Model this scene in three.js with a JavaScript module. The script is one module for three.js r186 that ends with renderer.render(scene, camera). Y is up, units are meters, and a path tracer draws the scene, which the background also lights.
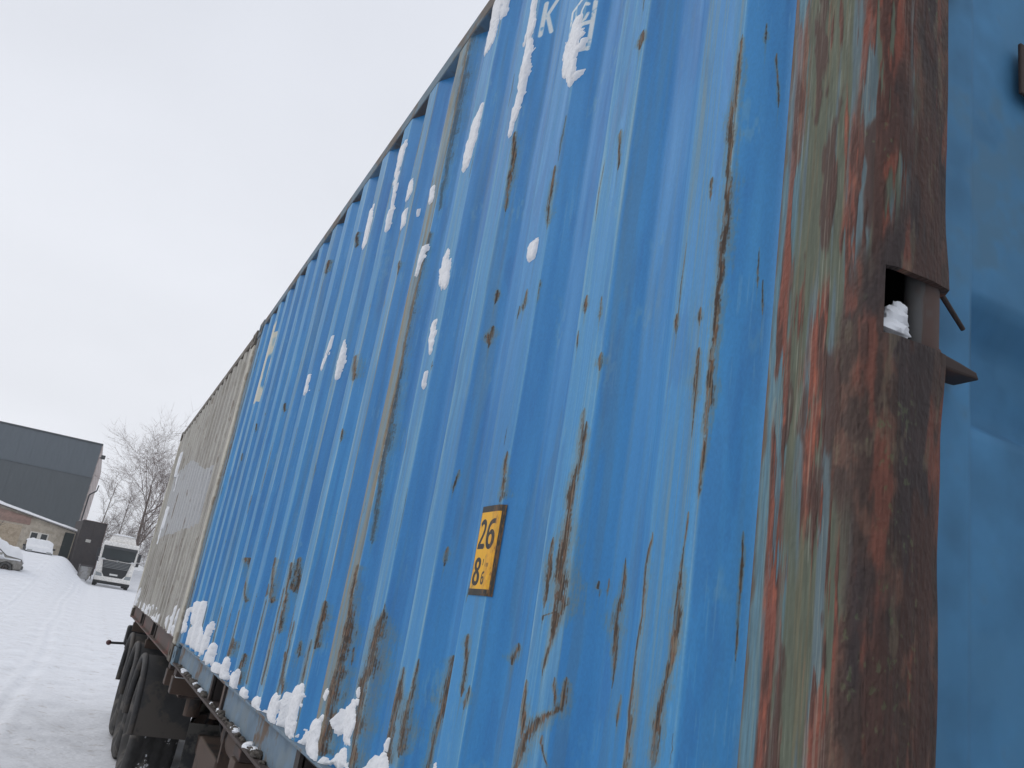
import * as THREE from 'three';
import { mergeGeometries, toCreasedNormals } from 'three/addons/utils/BufferGeometryUtils.js';
import { RoundedBoxGeometry } from 'three/addons/geometries/RoundedBoxGeometry.js';

// ------------------------------------------------------------------ camera, sky, sun, exposure
// axes: x runs along the containers away from the camera, y up, z to the right
const scene = new THREE.Scene();
const renderer = new THREE.WebGLRenderer({ antialias: true });
renderer.toneMapping = THREE.LinearToneMapping;
renderer.toneMappingExposure = 1.0;
renderer.shadowMap.enabled = true;
const camera = new THREE.PerspectiveCamera(49.38, 1024 / 768, 0.02, 3000);
{
  const rightAxis = new THREE.Vector3(), upAxis = new THREE.Vector3();
  // the camera's axes from yaw, pitch and roll
  const yaw = 0.41346, pitch = 0.29042, roll = 0.16903;
  const f = new THREE.Vector3(Math.cos(pitch) * Math.cos(yaw), Math.sin(pitch), Math.cos(pitch) * Math.sin(yaw));
  const r0 = new THREE.Vector3(-Math.sin(yaw), 0, Math.cos(yaw));
  const u0 = new THREE.Vector3().crossVectors(r0, f);
  rightAxis.copy(r0).multiplyScalar(Math.cos(roll)).addScaledVector(u0, Math.sin(roll));
  upAxis.copy(u0).multiplyScalar(Math.cos(roll)).addScaledVector(r0, -Math.sin(roll));
  const m = new THREE.Matrix4().makeBasis(rightAxis, upAxis, f.clone().negate());
  camera.position.set(0, 1.77, 0);
  camera.quaternion.setFromRotationMatrix(m);
}
scene.add(camera);

// ------------------------------------------------------------------ noise
const hash = (x, y, s) => {
  let h = (x | 0) * 374761393 + (y | 0) * 668265263 + (s | 0) * 974634541;
  h = Math.imul(h ^ (h >>> 13), 1274126177); h = Math.imul(h ^ (h >>> 16), 2246822519);
  return ((h ^ (h >>> 15)) >>> 0) / 4294967296;
};
function vn(x, y, s = 0) {
  const xi = Math.floor(x), yi = Math.floor(y); let fx = x - xi, fy = y - yi;
  fx = fx * fx * (3 - 2 * fx); fy = fy * fy * (3 - 2 * fy);
  const a = hash(xi, yi, s), b = hash(xi + 1, yi, s), c = hash(xi, yi + 1, s), d = hash(xi + 1, yi + 1, s);
  return a + (b - a) * fx + (c - a) * fy + (a - b - c + d) * fx * fy;
}
function fbm(x, y, s = 0, o = 3) { let t = 0, a = 0.5, n = 0; for (let i = 0; i < o; i++) { t += a * vn(x, y, s + i * 17); n += a; a *= 0.5; x *= 2.03; y *= 2.03; } return t / n; }
const ss = (a, b, x) => { const t = Math.min(1, Math.max(0, (x - a) / (b - a))); return t * t * (3 - 2 * t); };
const lerp = (a, b, t) => a + (b - a) * t;
const clamp = (x, a = 0, b = 1) => Math.min(b, Math.max(a, x));
function rng(seed) { let a = seed >>> 0; return () => { a = (a + 0x6D2B79F5) | 0; let t = Math.imul(a ^ (a >>> 15), 1 | a); t = (t + Math.imul(t ^ (t >>> 7), 61 | t)) ^ t; return ((t ^ (t >>> 14)) >>> 0) / 4294967296; }; }

// overcast winter sky
{
  const W = 1024, H = 512, data = new Float32Array(W * H * 4);
  for (let j = 0; j < H; j++) for (let i = 0; i < W; i++) {
    const el = (j + 0.5) / H * Math.PI - Math.PI / 2, az = (i + 0.5) / W * Math.PI * 2;
    const cx = Math.cos(el) * Math.cos(az), cy = Math.sin(el), cz = Math.cos(el) * Math.sin(az);
    const k = 1 / (0.25 + Math.abs(cy));
    const c = fbm(cx * k * 1.1 + 7, cz * k * 1.1 + 3, 5, 4), c2 = fbm(cx * k * 2.7 + 1, cz * k * 2.7 + 9, 8, 4);
    const v = 1.075 + (c - 0.5) * 0.24 + (c2 - 0.5) * 0.09;
    const t = ss(0.0, 0.9, cy);
    const o = (j * W + i) * 4;
    data[o] = lerp(0.772, 0.725, t) * v; data[o + 1] = lerp(0.793, 0.757, t) * v; data[o + 2] = lerp(0.843, 0.835, t) * v; data[o + 3] = 1;
  }
  const sky = new THREE.DataTexture(data, W, H, THREE.RGBAFormat, THREE.FloatType);
  sky.mapping = THREE.EquirectangularReflectionMapping; sky.magFilter = THREE.LinearFilter; sky.minFilter = THREE.LinearFilter;
  sky.colorSpace = THREE.LinearSRGBColorSpace; sky.needsUpdate = true;
  scene.background = sky; scene.environment = sky;
}
const sun = new THREE.DirectionalLight(0xfff6ea, 0.6);
sun.position.set(40, 32, -34); sun.target.position.set(5, 1, 0);
sun.castShadow = true; sun.shadow.radius = 40; sun.shadow.mapSize.set(2048, 2048);
Object.assign(sun.shadow.camera, { left: -60, right: 60, top: 60, bottom: -60, near: 1, far: 220 });
scene.add(sun, sun.target);

// ------------------------------------------------------------------ helpers
const taken = {};
function numbered(n) { const k = (taken[n] = (taken[n] ?? -1) + 1); return k ? `${n}_${String(k).padStart(3, '0')}` : n; }
function tag(o, label, category, group) { o.userData.label = label; o.userData.category = category; if (group) o.userData.group = group; return o; }
function thing(name, label, category, pos = [0, 0, 0], turn = 0, group) {
  const g = new THREE.Group(); g.name = numbered(name); g.position.set(...pos); g.rotation.y = turn; scene.add(g);
  return tag(g, label, category, group);
}
function mesh(name, geo, mat, parent) {
  if (Array.isArray(geo)) geo = merge(geo);
  const m = new THREE.Mesh(geo, mat); m.name = name; m.castShadow = m.receiveShadow = true;
  (parent || scene).add(m); return m;
}
function merge(list) {
  return mergeGeometries(list.map(g => { const h = g.index ? g.toNonIndexed() : g; for (const k of Object.keys(h.attributes)) if (!['position', 'normal', 'uv'].includes(k)) h.deleteAttribute(k); return h; }));
}
function metreUV(g) {   // uv in metres, by the way each face points
  const h = g.index ? g.toNonIndexed() : g; h.computeVertexNormals;
  const p = h.attributes.position, n = h.attributes.normal, uv = new Float32Array(p.count * 2);
  for (let i = 0; i < p.count; i++) {
    const ax = Math.abs(n.getX(i)), ay = Math.abs(n.getY(i)), az = Math.abs(n.getZ(i));
    if (ay > ax && ay > az) { uv[2 * i] = p.getX(i); uv[2 * i + 1] = p.getZ(i); }
    else if (ax > az) { uv[2 * i] = p.getZ(i); uv[2 * i + 1] = p.getY(i); }
    else { uv[2 * i] = p.getX(i); uv[2 * i + 1] = p.getY(i); }
  }
  h.setAttribute('uv', new THREE.BufferAttribute(uv, 2)); return h;
}
// box by its limits, edges rounded by r
function bx(x0, x1, y0, y1, z0, z1, r = 0) {
  const g = r ? new RoundedBoxGeometry(x1 - x0, y1 - y0, z1 - z0, 2, Math.min(r, (x1 - x0) * .49, (y1 - y0) * .49, (z1 - z0) * .49)) : new THREE.BoxGeometry(x1 - x0, y1 - y0, z1 - z0);
  g.translate((x0 + x1) / 2, (y0 + y1) / 2, (z0 + z1) / 2); return metreUV(g);
}
function cyl(a, b, r0, r1 = r0, seg = 14) {
  const A = new THREE.Vector3(...a), B = new THREE.Vector3(...b), d = B.clone().sub(A), L = d.length();
  const g = new THREE.CylinderGeometry(r1, r0, L, seg); g.translate(0, L / 2, 0);
  g.applyQuaternion(new THREE.Quaternion().setFromUnitVectors(new THREE.Vector3(0, 1, 0), d.normalize())); g.translate(...a); return metreUV(g);
}
// a solid prism: outline in two axes, extent along the third
function prism(pts, a0, a1, axis = 'z', bevel = 0) {
  const s = new THREE.Shape(pts.map(p => new THREE.Vector2(p[0], p[1])));
  const g = new THREE.ExtrudeGeometry(s, { depth: a1 - a0 - 2 * bevel, bevelEnabled: bevel > 0, bevelSize: bevel, bevelThickness: bevel, bevelSegments: 2, bevelOffset: -bevel });
  g.translate(0, 0, a0 + bevel);
  if (axis === 'x') g.applyMatrix4(new THREE.Matrix4().set(0, 0, 1, 0, 0, 1, 0, 0, 1, 0, 0, 0, 0, 0, 0, 1));   // outline in (z, y)
  if (axis === 'x') flip(g);
  g.computeVertexNormals(); return metreUV(g);
}
function flip(g) { if (g.index) g = g.toNonIndexed(); const p = g.attributes.position.array; for (let i = 0; i < p.length; i += 9) for (let k = 0; k < 3; k++) { const t = p[i + 3 + k]; p[i + 3 + k] = p[i + 6 + k]; p[i + 6 + k] = t; } return g; }
function gridGeo(nu, nv, fn, keep) {   // fn(i, j) -> [x, y, z, u, v]
  const P = new Float32Array((nu + 1) * (nv + 1) * 3), U = new Float32Array((nu + 1) * (nv + 1) * 2), I = [];
  for (let j = 0; j <= nv; j++) for (let i = 0; i <= nu; i++) { const q = fn(i, j), k = j * (nu + 1) + i; P.set(q.slice(0, 3), k * 3); U[2 * k] = q[3] ?? 0; U[2 * k + 1] = q[4] ?? 0; }
  for (let j = 0; j < nv; j++) for (let i = 0; i < nu; i++) { if (keep && !keep(i, j)) continue; const a = j * (nu + 1) + i, b = a + 1, c = a + nu + 1, d = c + 1; I.push(a, c, b, b, c, d); }
  const g = new THREE.BufferGeometry(); g.setAttribute('position', new THREE.BufferAttribute(P, 3)); g.setAttribute('uv', new THREE.BufferAttribute(U, 2)); g.setIndex(I); g.computeVertexNormals(); return g;
}
function tex(W, H, fn, srgb = true, repeat = true) {   // fn(u, v, out) with out in 0..255
  const d = new Uint8Array(W * H * 4), o = [0, 0, 0];
  for (let j = 0; j < H; j++) for (let i = 0; i < W; i++) { fn((i + 0.5) / W, (j + 0.5) / H, o); const k = (j * W + i) * 4; d[k] = clamp(o[0], 0, 255); d[k + 1] = clamp(o[1], 0, 255); d[k + 2] = clamp(o[2], 0, 255); d[k + 3] = 255; }
  const t = new THREE.DataTexture(d, W, H); t.magFilter = THREE.LinearFilter; t.minFilter = THREE.LinearMipmapLinearFilter; t.generateMipmaps = true;
  if (srgb) t.colorSpace = THREE.SRGBColorSpace; if (repeat) t.wrapS = t.wrapT = THREE.RepeatWrapping; t.needsUpdate = true; return t;
}
// noise that tiles with period p
const tn = (x, y, p, s) => { const w = (a, b) => hash(((a % p) + p) % p, ((b % p) + p) % p, s); const xi = Math.floor(x), yi = Math.floor(y); let fx = x - xi, fy = y - yi; fx = fx * fx * (3 - 2 * fx); fy = fy * fy * (3 - 2 * fy); return lerp(lerp(w(xi, yi), w(xi + 1, yi), fx), lerp(w(xi, yi + 1), w(xi + 1, yi + 1), fx), fy); };
const tfb = (u, v, p, s, o = 4) => { let t = 0, a = .5, n = 0; for (let i = 0; i < o; i++) { t += a * tn(u * p, v * p, p, s + i); n += a; a *= .55; p *= 2; } return t / n; };
const mix3 = (o, c, t) => { o[0] += (c[0] - o[0]) * t; o[1] += (c[1] - o[1]) * t; o[2] += (c[2] - o[2]) * t; };
function mottled(base, spot, amount, seed, second) {   // 1 m tile: paint with rust or dirt patches
  const t = tex(256, 256, (u, v, o) => {
    const a = tfb(u, v, 4, seed), b = tfb(u, v, 16, seed + 31), c = tfb(u, v, 64, seed + 57, 2);
    const l = 0.86 + 0.28 * b; o[0] = base[0] * l; o[1] = base[1] * l; o[2] = base[2] * l;
    if (second) mix3(o, second, ss(0.5, 0.62, tfb(u, v, 8, seed + 91)) * 0.6);
    mix3(o, spot, ss(1 - amount - 0.06, 1 - amount + 0.06, a * .6 + b * .3 + c * .1 + 0.18));
  });
  return new THREE.MeshStandardMaterial({ map: t, roughness: 0.75 });
}
const plain = (c, roughness = 0.7, extra = {}) => new THREE.MeshStandardMaterial({ color: c, roughness, ...extra });
// marks on the blue wall: [distance along, height, width] in metres
const RUST=[[[0.8759,2.6989,0.005],[0.8774,2.6189,0.0107],[0.8809,2.5517,0.0144],[0.876,2.3791,0.0137],[0.8739,2.2793,0.0114],[0.8734,2.1845,0.0093],[0.8744,2.1325,0.0101],[0.8739,2.0512,0.006],[0.874,1.9904,0.0031]],[[0.8418,2.7094,0.0038],[0.8401,2.6864,0.0085]],[[0.8245,2.6446,0.0023],[0.8169,2.57,0.0022]],[[0.9152,2.4679,0.0119],[0.914,2.4433,0.0089]],[[1.1871,2.9232,0.0269],[1.1894,2.9012,0.0268]],[[1.0794,1.8999,0.0046],[1.077,1.857,0.0091],[1.0835,1.8219,0.0242],[1.0813,1.8047,0.0241],[1.0776,1.7612,0.0083],[1.0759,1.7349,0.0044]],[[0.9668,1.9274,0.0032],[0.9798,1.8952,0.0142],[0.9711,1.8249,0.0111],[0.9809,1.7804,0.0138],[0.9698,1.6867,0.0161],[0.97,1.6347,0.0132],[0.9708,1.5968,0.0131]],[[0.8912,1.9516,0.0041],[0.8921,1.9189,0.0028],[0.8942,1.864,0.009],[0.8928,1.8315,0.0147],[0.8947,1.7872,0.0122],[0.9048,1.7393,0.0098],[0.9102,1.6961,0.0171],[0.912,1.6553,0.0145]],[[0.8175,1.9295,0.0024],[0.8154,1.8532,0.0036],[0.8146,1.7985,0.0015]],[[1.207,2.1496,0.0062],[1.195,2.0725,0.0161],[1.2076,2.0072,0.0242],[1.21,1.9356,0.032],[1.198,1.8663,0.0375],[1.2019,1.8208,0.0296],[1.21,1.7755,0.0116],[1.2206,1.7319,0.0078]],[[1.1743,1.8362,0.0136],[1.2046,1.8191,0.0181],[1.2448,1.8077,0.0122]],[[1.2478,1.9284,0.007],[1.2447,1.8769,0.0206],[1.2465,1.8348,0.0082]],[[1.1601,1.7146,0.0091],[1.161,1.693,0.0157],[1.167,1.6759,0.0158],[1.2122,1.6543,0.0364],[1.2376,1.6297,0.031],[1.2541,1.5975,0.0236],[1.2616,1.5597,0.0183]],[[1.2678,1.6976,0.0109],[1.2634,1.6675,0.0202],[1.2586,1.6336,0.016]],[[1.1814,1.7138,0.0147],[1.1734,1.6905,0.0103]],[[1.1935,1.63,0.0134],[1.172,1.595,0.0055]],[[1.6697,1.7041,0.0296],[1.6682,1.6339,0.0467],[1.6836,1.5874,0.0353],[1.6956,1.5377,0.0237],[1.702,1.4932,0.0236]],[[1.5285,1.7514,0.0169],[1.5173,1.7157,0.0221],[1.5124,1.6624,0.0163]],[[1.4825,1.6662,0.0163],[1.489,1.6393,0.0211]],[[1.492,2.1075,0.0115],[1.4847,2.0279,0.0177]],[[1.7629,2.1064,0.0094],[1.7702,2.0643,0.0093]],[[1.7564,1.9292,0.0157],[1.7568,1.9028,0.0155]],[[1.3839,1.7538,0.0263],[1.3961,1.7322,0.0354]],[[2.3985,1.8857,0.032],[2.3826,1.755,0.0348],[2.3805,1.6604,0.0477],[2.3824,1.6097,0.0514],[2.378,1.4983,0.0538],[2.3809,1.3987,0.0579]],[[2.6864,1.7732,0.0247],[2.6832,1.7095,0.0368],[2.6855,1.649,0.0332]],[[2.0811,1.7849,0.0067],[2.0896,1.733,0.0588],[2.0992,1.6842,0.0683],[2.119,1.5846,0.0768],[2.0856,1.4144,0.0391]],[[1.8526,1.6581,0.021],[1.8525,1.5888,0.053],[1.854,1.537,0.0527],[1.848,1.4772,0.0426]],[[1.7775,1.683,0.0067],[1.7769,1.6298,0.0112],[1.7866,1.5818,0.0332],[1.7817,1.5074,0.0255]],[[3.3196,1.895,0.0629],[3.2847,1.765,0.0223],[3.277,1.6527,0.0218]],[[2.9544,1.6397,0.0233],[2.9507,1.5949,0.0287]],[[2.3416,1.6668,0.0119],[2.339,1.6355,0.0142]],[[3.8786,1.5085,0.0292],[3.8839,1.4415,0.0392],[3.8845,1.3963,0.0392]],[[3.0633,1.5849,0.0559],[2.9901,1.4786,0.0337]],[[2.3877,3.7879,0.0427],[2.3852,3.524,0.0552],[2.3733,3.2636,0.025],[2.3645,3.0441,0.014]],[[2.382,2.9497,0.0147],[2.3962,2.7213,0.0332],[2.3908,2.5875,0.0245],[2.3809,2.4064,0.0302],[2.377,2.3117,0.0403],[2.3767,2.2498,0.0336],[2.3676,2.1137,0.0157],[2.3569,1.9679,0.0135]],[[3.5846,3.4233,0.0251],[3.5753,3.3601,0.0174]],[[4.1972,3.4943,0.0567],[4.1879,3.4346,0.0312]],[[2.691,2.9616,0.0305],[2.6822,2.913,0.0105]],[[3.0536,2.6824,0.0616],[2.9935,2.5885,0.04]],[[2.987,2.3858,0.0231],[2.9799,2.3476,0.0158]],[[5.3964,2.7843,0.0236],[5.3866,2.7376,0.0233]],[[5.6983,2.6246,0.0195],[5.6941,2.5841,0.0192]],[[4.4855,2.7548,0.0337],[4.4798,2.7153,0.0332]],[[6.5948,3.7914,0.2536],[6.6076,3.6647,0.2059]],[[1.7462,2.5513,0.017],[1.7482,2.5306,0.0169]],[[1.7421,2.4592,0.0164],[1.7492,2.4394,0.0329],[1.7437,2.4132,0.0141]],[[1.5322,2.4803,0.0127],[1.5322,2.4424,0.0254]],[[1.474,2.4858,0.0085],[1.4737,2.44,0.0056]],[[1.5571,2.445,0.0195],[1.5593,2.434,0.0195]],[[1.4918,2.7637,0.0112],[1.4885,2.6672,0.0172],[1.4815,2.6227,0.0046]],[[1.7865,3.0092,0.0175],[1.7724,2.9439,0.0133],[1.7688,2.8699,0.0129],[1.7654,2.7884,0.0072]],[[1.1849,2.9123,0.0208],[1.1912,2.8973,0.0235]],[[1.2168,2.7094,0.0094],[1.2068,2.6384,0.0091]],[[1.2551,2.3769,0.0184],[1.2539,2.3586,0.0183]],[[1.1995,2.3599,0.0129],[1.1964,2.3243,0.0115]],[[1.2686,2.311,0.0093],[1.2662,2.2888,0.0092]],[[1.1773,2.2466,0.0195],[1.1756,2.232,0.0209]],[[1.1934,2.1279,0.0122],[1.1929,2.105,0.0243],[1.194,2.0931,0.0162]],[[0.9655,2.2577,0.0153],[0.9629,2.2425,0.0122]],[[0.9105,2.25,0.0112],[0.9093,2.2419,0.0112]],[[0.9044,2.1856,0.0082],[0.903,2.1481,0.0136],[0.9008,2.1055,0.0054],[0.9012,2.0758,0.0027]],[[0.818,2.2759,0.0031],[0.8153,2.2386,0.003]],[[1.1295,1.8628,0.0091],[1.126,1.8602,0.0068]],[[1.1147,1.869,0.0056],[1.115,1.8585,0.0055]],[[1.0506,1.7109,0.0084],[1.0521,1.6841,0.0112]],[[0.8257,2.3302,0.0024],[0.8245,2.277,0.0031]],[[3.6646,1.916,0.0799],[3.5777,1.7554,0.0257]],[[3.686,1.8117,0.1068],[3.6801,1.7707,0.1059]],[[3.2599,1.9168,0.0288],[3.2538,1.8613,0.0352],[3.2394,1.807,0.0783]],[[4.4592,1.9251,0.1077],[4.1774,1.7343,0.0341]],[[4.2234,1.5475,0.0673],[4.2346,1.479,0.0964]]];
const SNOW_STRIPS=[[[2.1358,3.7701,0.1013],[2.1394,3.701,0.1134],[2.1426,3.5936,0.1249],[2.1584,3.5195,0.0626]],[[2.1022,3.2744,0.0328],[2.1117,3.2408,0.0681],[2.1268,3.1712,0.1036],[2.1359,3.0886,0.0586]],[[1.8186,3.501,0.0556],[1.8155,3.4367,0.0474],[1.8039,3.3445,0.0611],[1.7952,3.2663,0.0616],[1.7911,3.1515,0.0636],[1.8035,3.0893,0.0681],[1.8116,3.0258,0.0358]],[[1.5039,3.1724,0.0551],[1.508,3.1232,0.0937],[1.5106,3.0824,0.0912],[1.5033,3.0361,0.0747],[1.4847,2.9862,0.0265]],[[1.4653,3.099,0.024],[1.4731,3.0738,0.0239]],[[1.4638,3.0099,0.0266],[1.4694,2.9959,0.0234]],[[3.0373,3.6008,0.0925],[3.0277,3.5204,0.1043],[3.0197,3.4466,0.0569],[2.9852,3.3042,0.027],[2.9845,3.2415,0.0142]],[[3.386,3.4537,0.0784],[3.356,3.3519,0.1074],[3.3545,3.2878,0.0762]],[[2.7559,3.1765,0.0541],[2.7433,3.1344,0.0534]],[[3.0056,3.285,0.0568],[2.9993,3.2197,0.0562]],[[2.7665,3.3076,0.0661],[2.7536,3.2638,0.0652]],[[2.4518,3.145,0.0443],[2.4378,3.1008,0.0437]],[[2.4038,2.9029,0.0442],[2.409,2.8619,0.051],[2.4258,2.825,0.0337]],[[2.1464,2.7852,0.0663],[2.146,2.7499,0.0909],[2.1084,2.6898,0.0613]],[[2.1331,2.5705,0.0383],[2.1291,2.533,0.0459],[2.116,2.4815,0.018]],[[2.112,2.4157,0.0192],[2.1101,2.3806,0.019]],[[1.5368,2.5929,0.0391],[1.5365,2.5634,0.0324]],[[3.5926,2.9087,0.0195],[3.6097,2.8504,0.0509],[3.6398,2.781,0.0675]],[[3.3096,2.8132,0.0468],[3.302,2.7316,0.0702],[3.2914,2.6557,0.0427]],[[3.9204,2.7876,0.0504],[3.909,2.7147,0.0566]],[[2.6473,3.1604,0.0113],[2.6454,3.1357,0.0099]]];
const SNOW_PILES=[[[6.8948,1.5708],[6.306,1.605],[6.3022,1.4955],[6.3045,1.4461],[6.6011,1.3831],[6.8915,1.3923]],[[6.291,1.6436],[5.6824,1.6718],[5.4999,1.5425],[5.3892,1.5113],[5.3663,1.3909],[6.0364,1.3889],[6.0649,1.465],[5.9948,1.5056],[6.2875,1.5799]],[[5.0903,1.5818],[5.0812,1.5623],[5.0883,1.4873],[5.1018,1.4045],[5.3701,1.3674],[5.3733,1.4906]],[[4.7974,1.4873],[4.7802,1.4759],[4.7844,1.3789],[5.0824,1.3638],[5.069,1.446]],[[4.238,1.4694],[4.1831,1.4672],[4.1808,1.3737],[4.7618,1.3487],[4.5737,1.4185],[4.4767,1.4169]],[[3.8918,1.4487],[3.8834,1.441],[3.8935,1.3745],[4.1632,1.3649],[3.9909,1.4286]],[[3.6832,1.4001],[3.5805,1.4012],[3.5775,1.373],[3.8579,1.357]],[[3.5446,1.3824],[3.2921,1.4177],[3.2865,1.3735],[3.5533,1.3575]],[[3.0422,1.4591],[2.9913,1.4586],[2.9785,1.3735],[3.2617,1.3672]],[[2.7134,1.5334],[2.6954,1.5115],[2.6878,1.3759],[2.9608,1.367],[2.96,1.4114],[2.9632,1.4709]],[[2.4191,1.4817],[2.3888,1.3753],[2.6556,1.3527],[2.6609,1.3781],[2.6241,1.4242]],[[2.143,1.5603],[2.1303,1.5312],[2.1327,1.4626],[2.3423,1.4543],[2.3593,1.4991],[2.3195,1.5246]],[[2.1516,1.4423],[2.1014,1.4086],[2.3617,1.372],[2.3602,1.372],[2.3237,1.4074]],[[1.8518,1.4856],[1.8148,1.4521],[2.046,1.372],[2.0485,1.372],[2.0343,1.4509]],[[1.8578,1.5122],[1.8482,1.4944],[1.8653,1.4913],[1.8717,1.5041]],[[1.5747,1.5213],[1.558,1.5],[1.6853,1.372],[1.6927,1.372]],[[2.1442,1.5874],[2.1351,1.5691],[2.1507,1.5638],[2.1576,1.5792]],[[2.4279,1.5451],[2.4292,1.527],[2.4432,1.5287]]];

// ------------------------------------------------------------------ materials
const M = {};
M.snow = (() => {
  const t = tex(512, 512, (u, v, o) => { const n = tfb(u, v, 8, 3), m = tfb(u, v, 64, 9, 2); const l = 226 + 14 * (n - .5) + 10 * (m - .5); o[0] = l - 1; o[1] = l; o[2] = l + 2; });
  const b = tex(512, 512, (u, v, o) => { const l = 255 * (0.6 * tfb(u, v, 10, 13) + 0.4 * tfb(u, v, 60, 19, 3)); o[0] = o[1] = o[2] = l; }, false);
  return new THREE.MeshStandardMaterial({ map: t, bumpMap: b, bumpScale: 0.008, roughness: 0.95 });
})();
M.crust = plain(0xe9ecf0, 0.95);
M.blueRail = mottled([98, 118, 134], [92, 74, 60], 0.3, 11, [112, 124, 130]);
M.topRail = mottled([88, 110, 124], [84, 76, 70], 0.3, 23);
M.redRail = mottled([112, 62, 52], [74, 60, 54], 0.4, 37);
M.greyPost = mottled([178, 174, 162], [146, 138, 124], 0.22, 41, [186, 181, 166]);
M.greyDark = mottled([122, 120, 112], [84, 76, 66], 0.4, 43);
M.rust = mottled([84, 58, 48], [58, 46, 42], 0.5, 47, [106, 72, 56]);
M.chassis = mottled([52, 46, 44], [78, 62, 52], 0.35, 53);
M.blueDoor = mottled([70, 126, 166], [78, 122, 152], 0.2, 59, [76, 130, 168]);
M.blueRoof = mottled([58, 110, 160], [110, 90, 76], 0.3, 61);
M.rubber = mottled([46, 47, 49], [86, 84, 80], 0.36, 67);
M.rim = mottled([96, 94, 92], [70, 62, 56], 0.4, 71);
M.black = plain(0x17181a, 0.6);
M.dirt = mottled([98, 90, 78], [66, 60, 54], 0.5, 73);

// ------------------------------------------------------------------ ground: one sheet of trodden snow
function groundY(x, z) {
  const lower = 0.46 * ss(35, 68, x) + 1.6 * ss(72, 95, x);
  const upper = 2.05 * ss(38, 70, x);
  const k = ss(0.2, -2.3, z);
  let y = lerp(lower, upper, k);
  y += 0.35 * (fbm(x * 0.05 + 40, z * 0.05 + 40, 2) - 0.5) * ss(90, 160, Math.hypot(x, z));
  // trodden and driven over close to the trailer
  const near = 1 - ss(40, 70, Math.hypot(x - 10, z));
  y += near * (0.08 * (fbm(x * 0.9 + 9, z * 1.2 + 5, 3) - 0.5) + 0.05 * (fbm(x * 2.6, z * 3.4, 31, 4) - 0.5));
  for (const zc of [-0.55, -0.82, -2.35, -2.62]) {
    const w = zc + 0.12 * Math.sin(x * 0.13 + zc) + 0.05 * Math.sin(x * 0.41);
    y -= 0.028 * Math.exp(-((z - w) ** 2) / 0.006) * (0.5 + 0.8 * fbm(x * 0.4, zc * 9, 71)) * near;
    y += 0.014 * Math.exp(-((z - w - 0.16) ** 2) / 0.004) * near;
  }
  return y;
}
{
  const axis = (lo, hi, mid0, mid1, fine, growth) => { const a = []; for (let v = mid0; v <= mid1 + 1e-6; v += fine) a.push(v); let s = fine; let v = mid1; while (v < hi) { s *= growth; v += s; a.push(v); } s = fine; v = mid0; while (v > lo) { s *= growth; v -= s; a.unshift(v); } return a; };
  const X = axis(-700, 1200, 4, 30, 0.09, 1.05), Z = axis(-800, 800, -4.5, 3.5, 0.055, 1.07);
  const g = gridGeo(Z.length - 1, X.length - 1, (i, j) => [X[j], groundY(X[j], Z[i]), Z[i], X[j] / 2.3, Z[i] / 2.3]);
  flipIndex(g); g.computeVertexNormals();
  const t = tex(1024, 1024, (u, v, o) => {
    const n = tfb(u, v, 6, 103, 5), m = tfb(u, v, 90, 109, 2), d = tfb(u, v, 24, 111, 4);
    const l = 226 + 20 * (n - .5) + 12 * (m - .5); o[0] = l - 2; o[1] = l; o[2] = l + 4;
    mix3(o, [176, 170, 164], ss(0.62, 0.80, d) * 0.35);
  });
  const b = tex(512, 512, (u, v, o) => { o[0] = o[1] = o[2] = 255 * (0.5 * tfb(u, v, 8, 203, 4) + 0.5 * tfb(u, v, 40, 219, 3)); }, false);
  const gm = new THREE.MeshStandardMaterial({ map: t, bumpMap: b, bumpScale: 0.016, roughness: 0.95 });
  const m = mesh('ground', g, gm); m.userData = { kind: 'structure', label: 'trodden snow covering the whole yard' };
}
function flipIndex(g) { const a = g.index.array; for (let i = 0; i < a.length; i += 3) { const t = a[i + 1]; a[i + 1] = a[i + 2]; a[i + 2] = t; } }

// ------------------------------------------------------------------ containers (local frame: x from the near end, y from the base, z inward from the outer side)
const PITCH = 0.302;
function depRaw(x, x0) { let t = ((x - x0) % PITCH + PITCH) % PITCH; if (t < .098) return 0; if (t < .166) return .036 * (t - .098) / .068; if (t < .234) return .036; return .036 * (.302 - t) / .068; }
function dep(x, x0) { let s = 0; for (let k = -2; k <= 2; k++) s += depRaw(x + k * 0.0028, x0); return s / 5; }
const wavy = (x, y) => 0.006 * (fbm(x * 2.2, y * 1.3, 77) - 0.5) + 0.0036 * (fbm(x * 9, y * 4, 79) - 0.5);
function wallGeo(xa, xb, ya, yb, x0, rows, uvf, fine = true) {
  const ts = fine ? [0, .02, .045, .07, .088, .094, .098, .102, .108, .12, .135, .15, .16, .166, .172, .185, .2, .215, .228, .234, .24, .252, .268, .284, .296] : [0, .096, .1, .166, .234, .299];
  const xs = [xa]; for (let k = -2; k < 26; k++) for (const t of ts) { const x = x0 + k * PITCH + t; if (x > xa + .003 && x < xb - .003) xs.push(x); } xs.push(xb);
  return gridGeo(xs.length - 1, rows, (i, j) => { const x = xs[i], y = lerp(ya, yb, j / rows); return [x, y, dep(x, x0) + wavy(x, y), ...uvf(x, y)]; });
}
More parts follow.
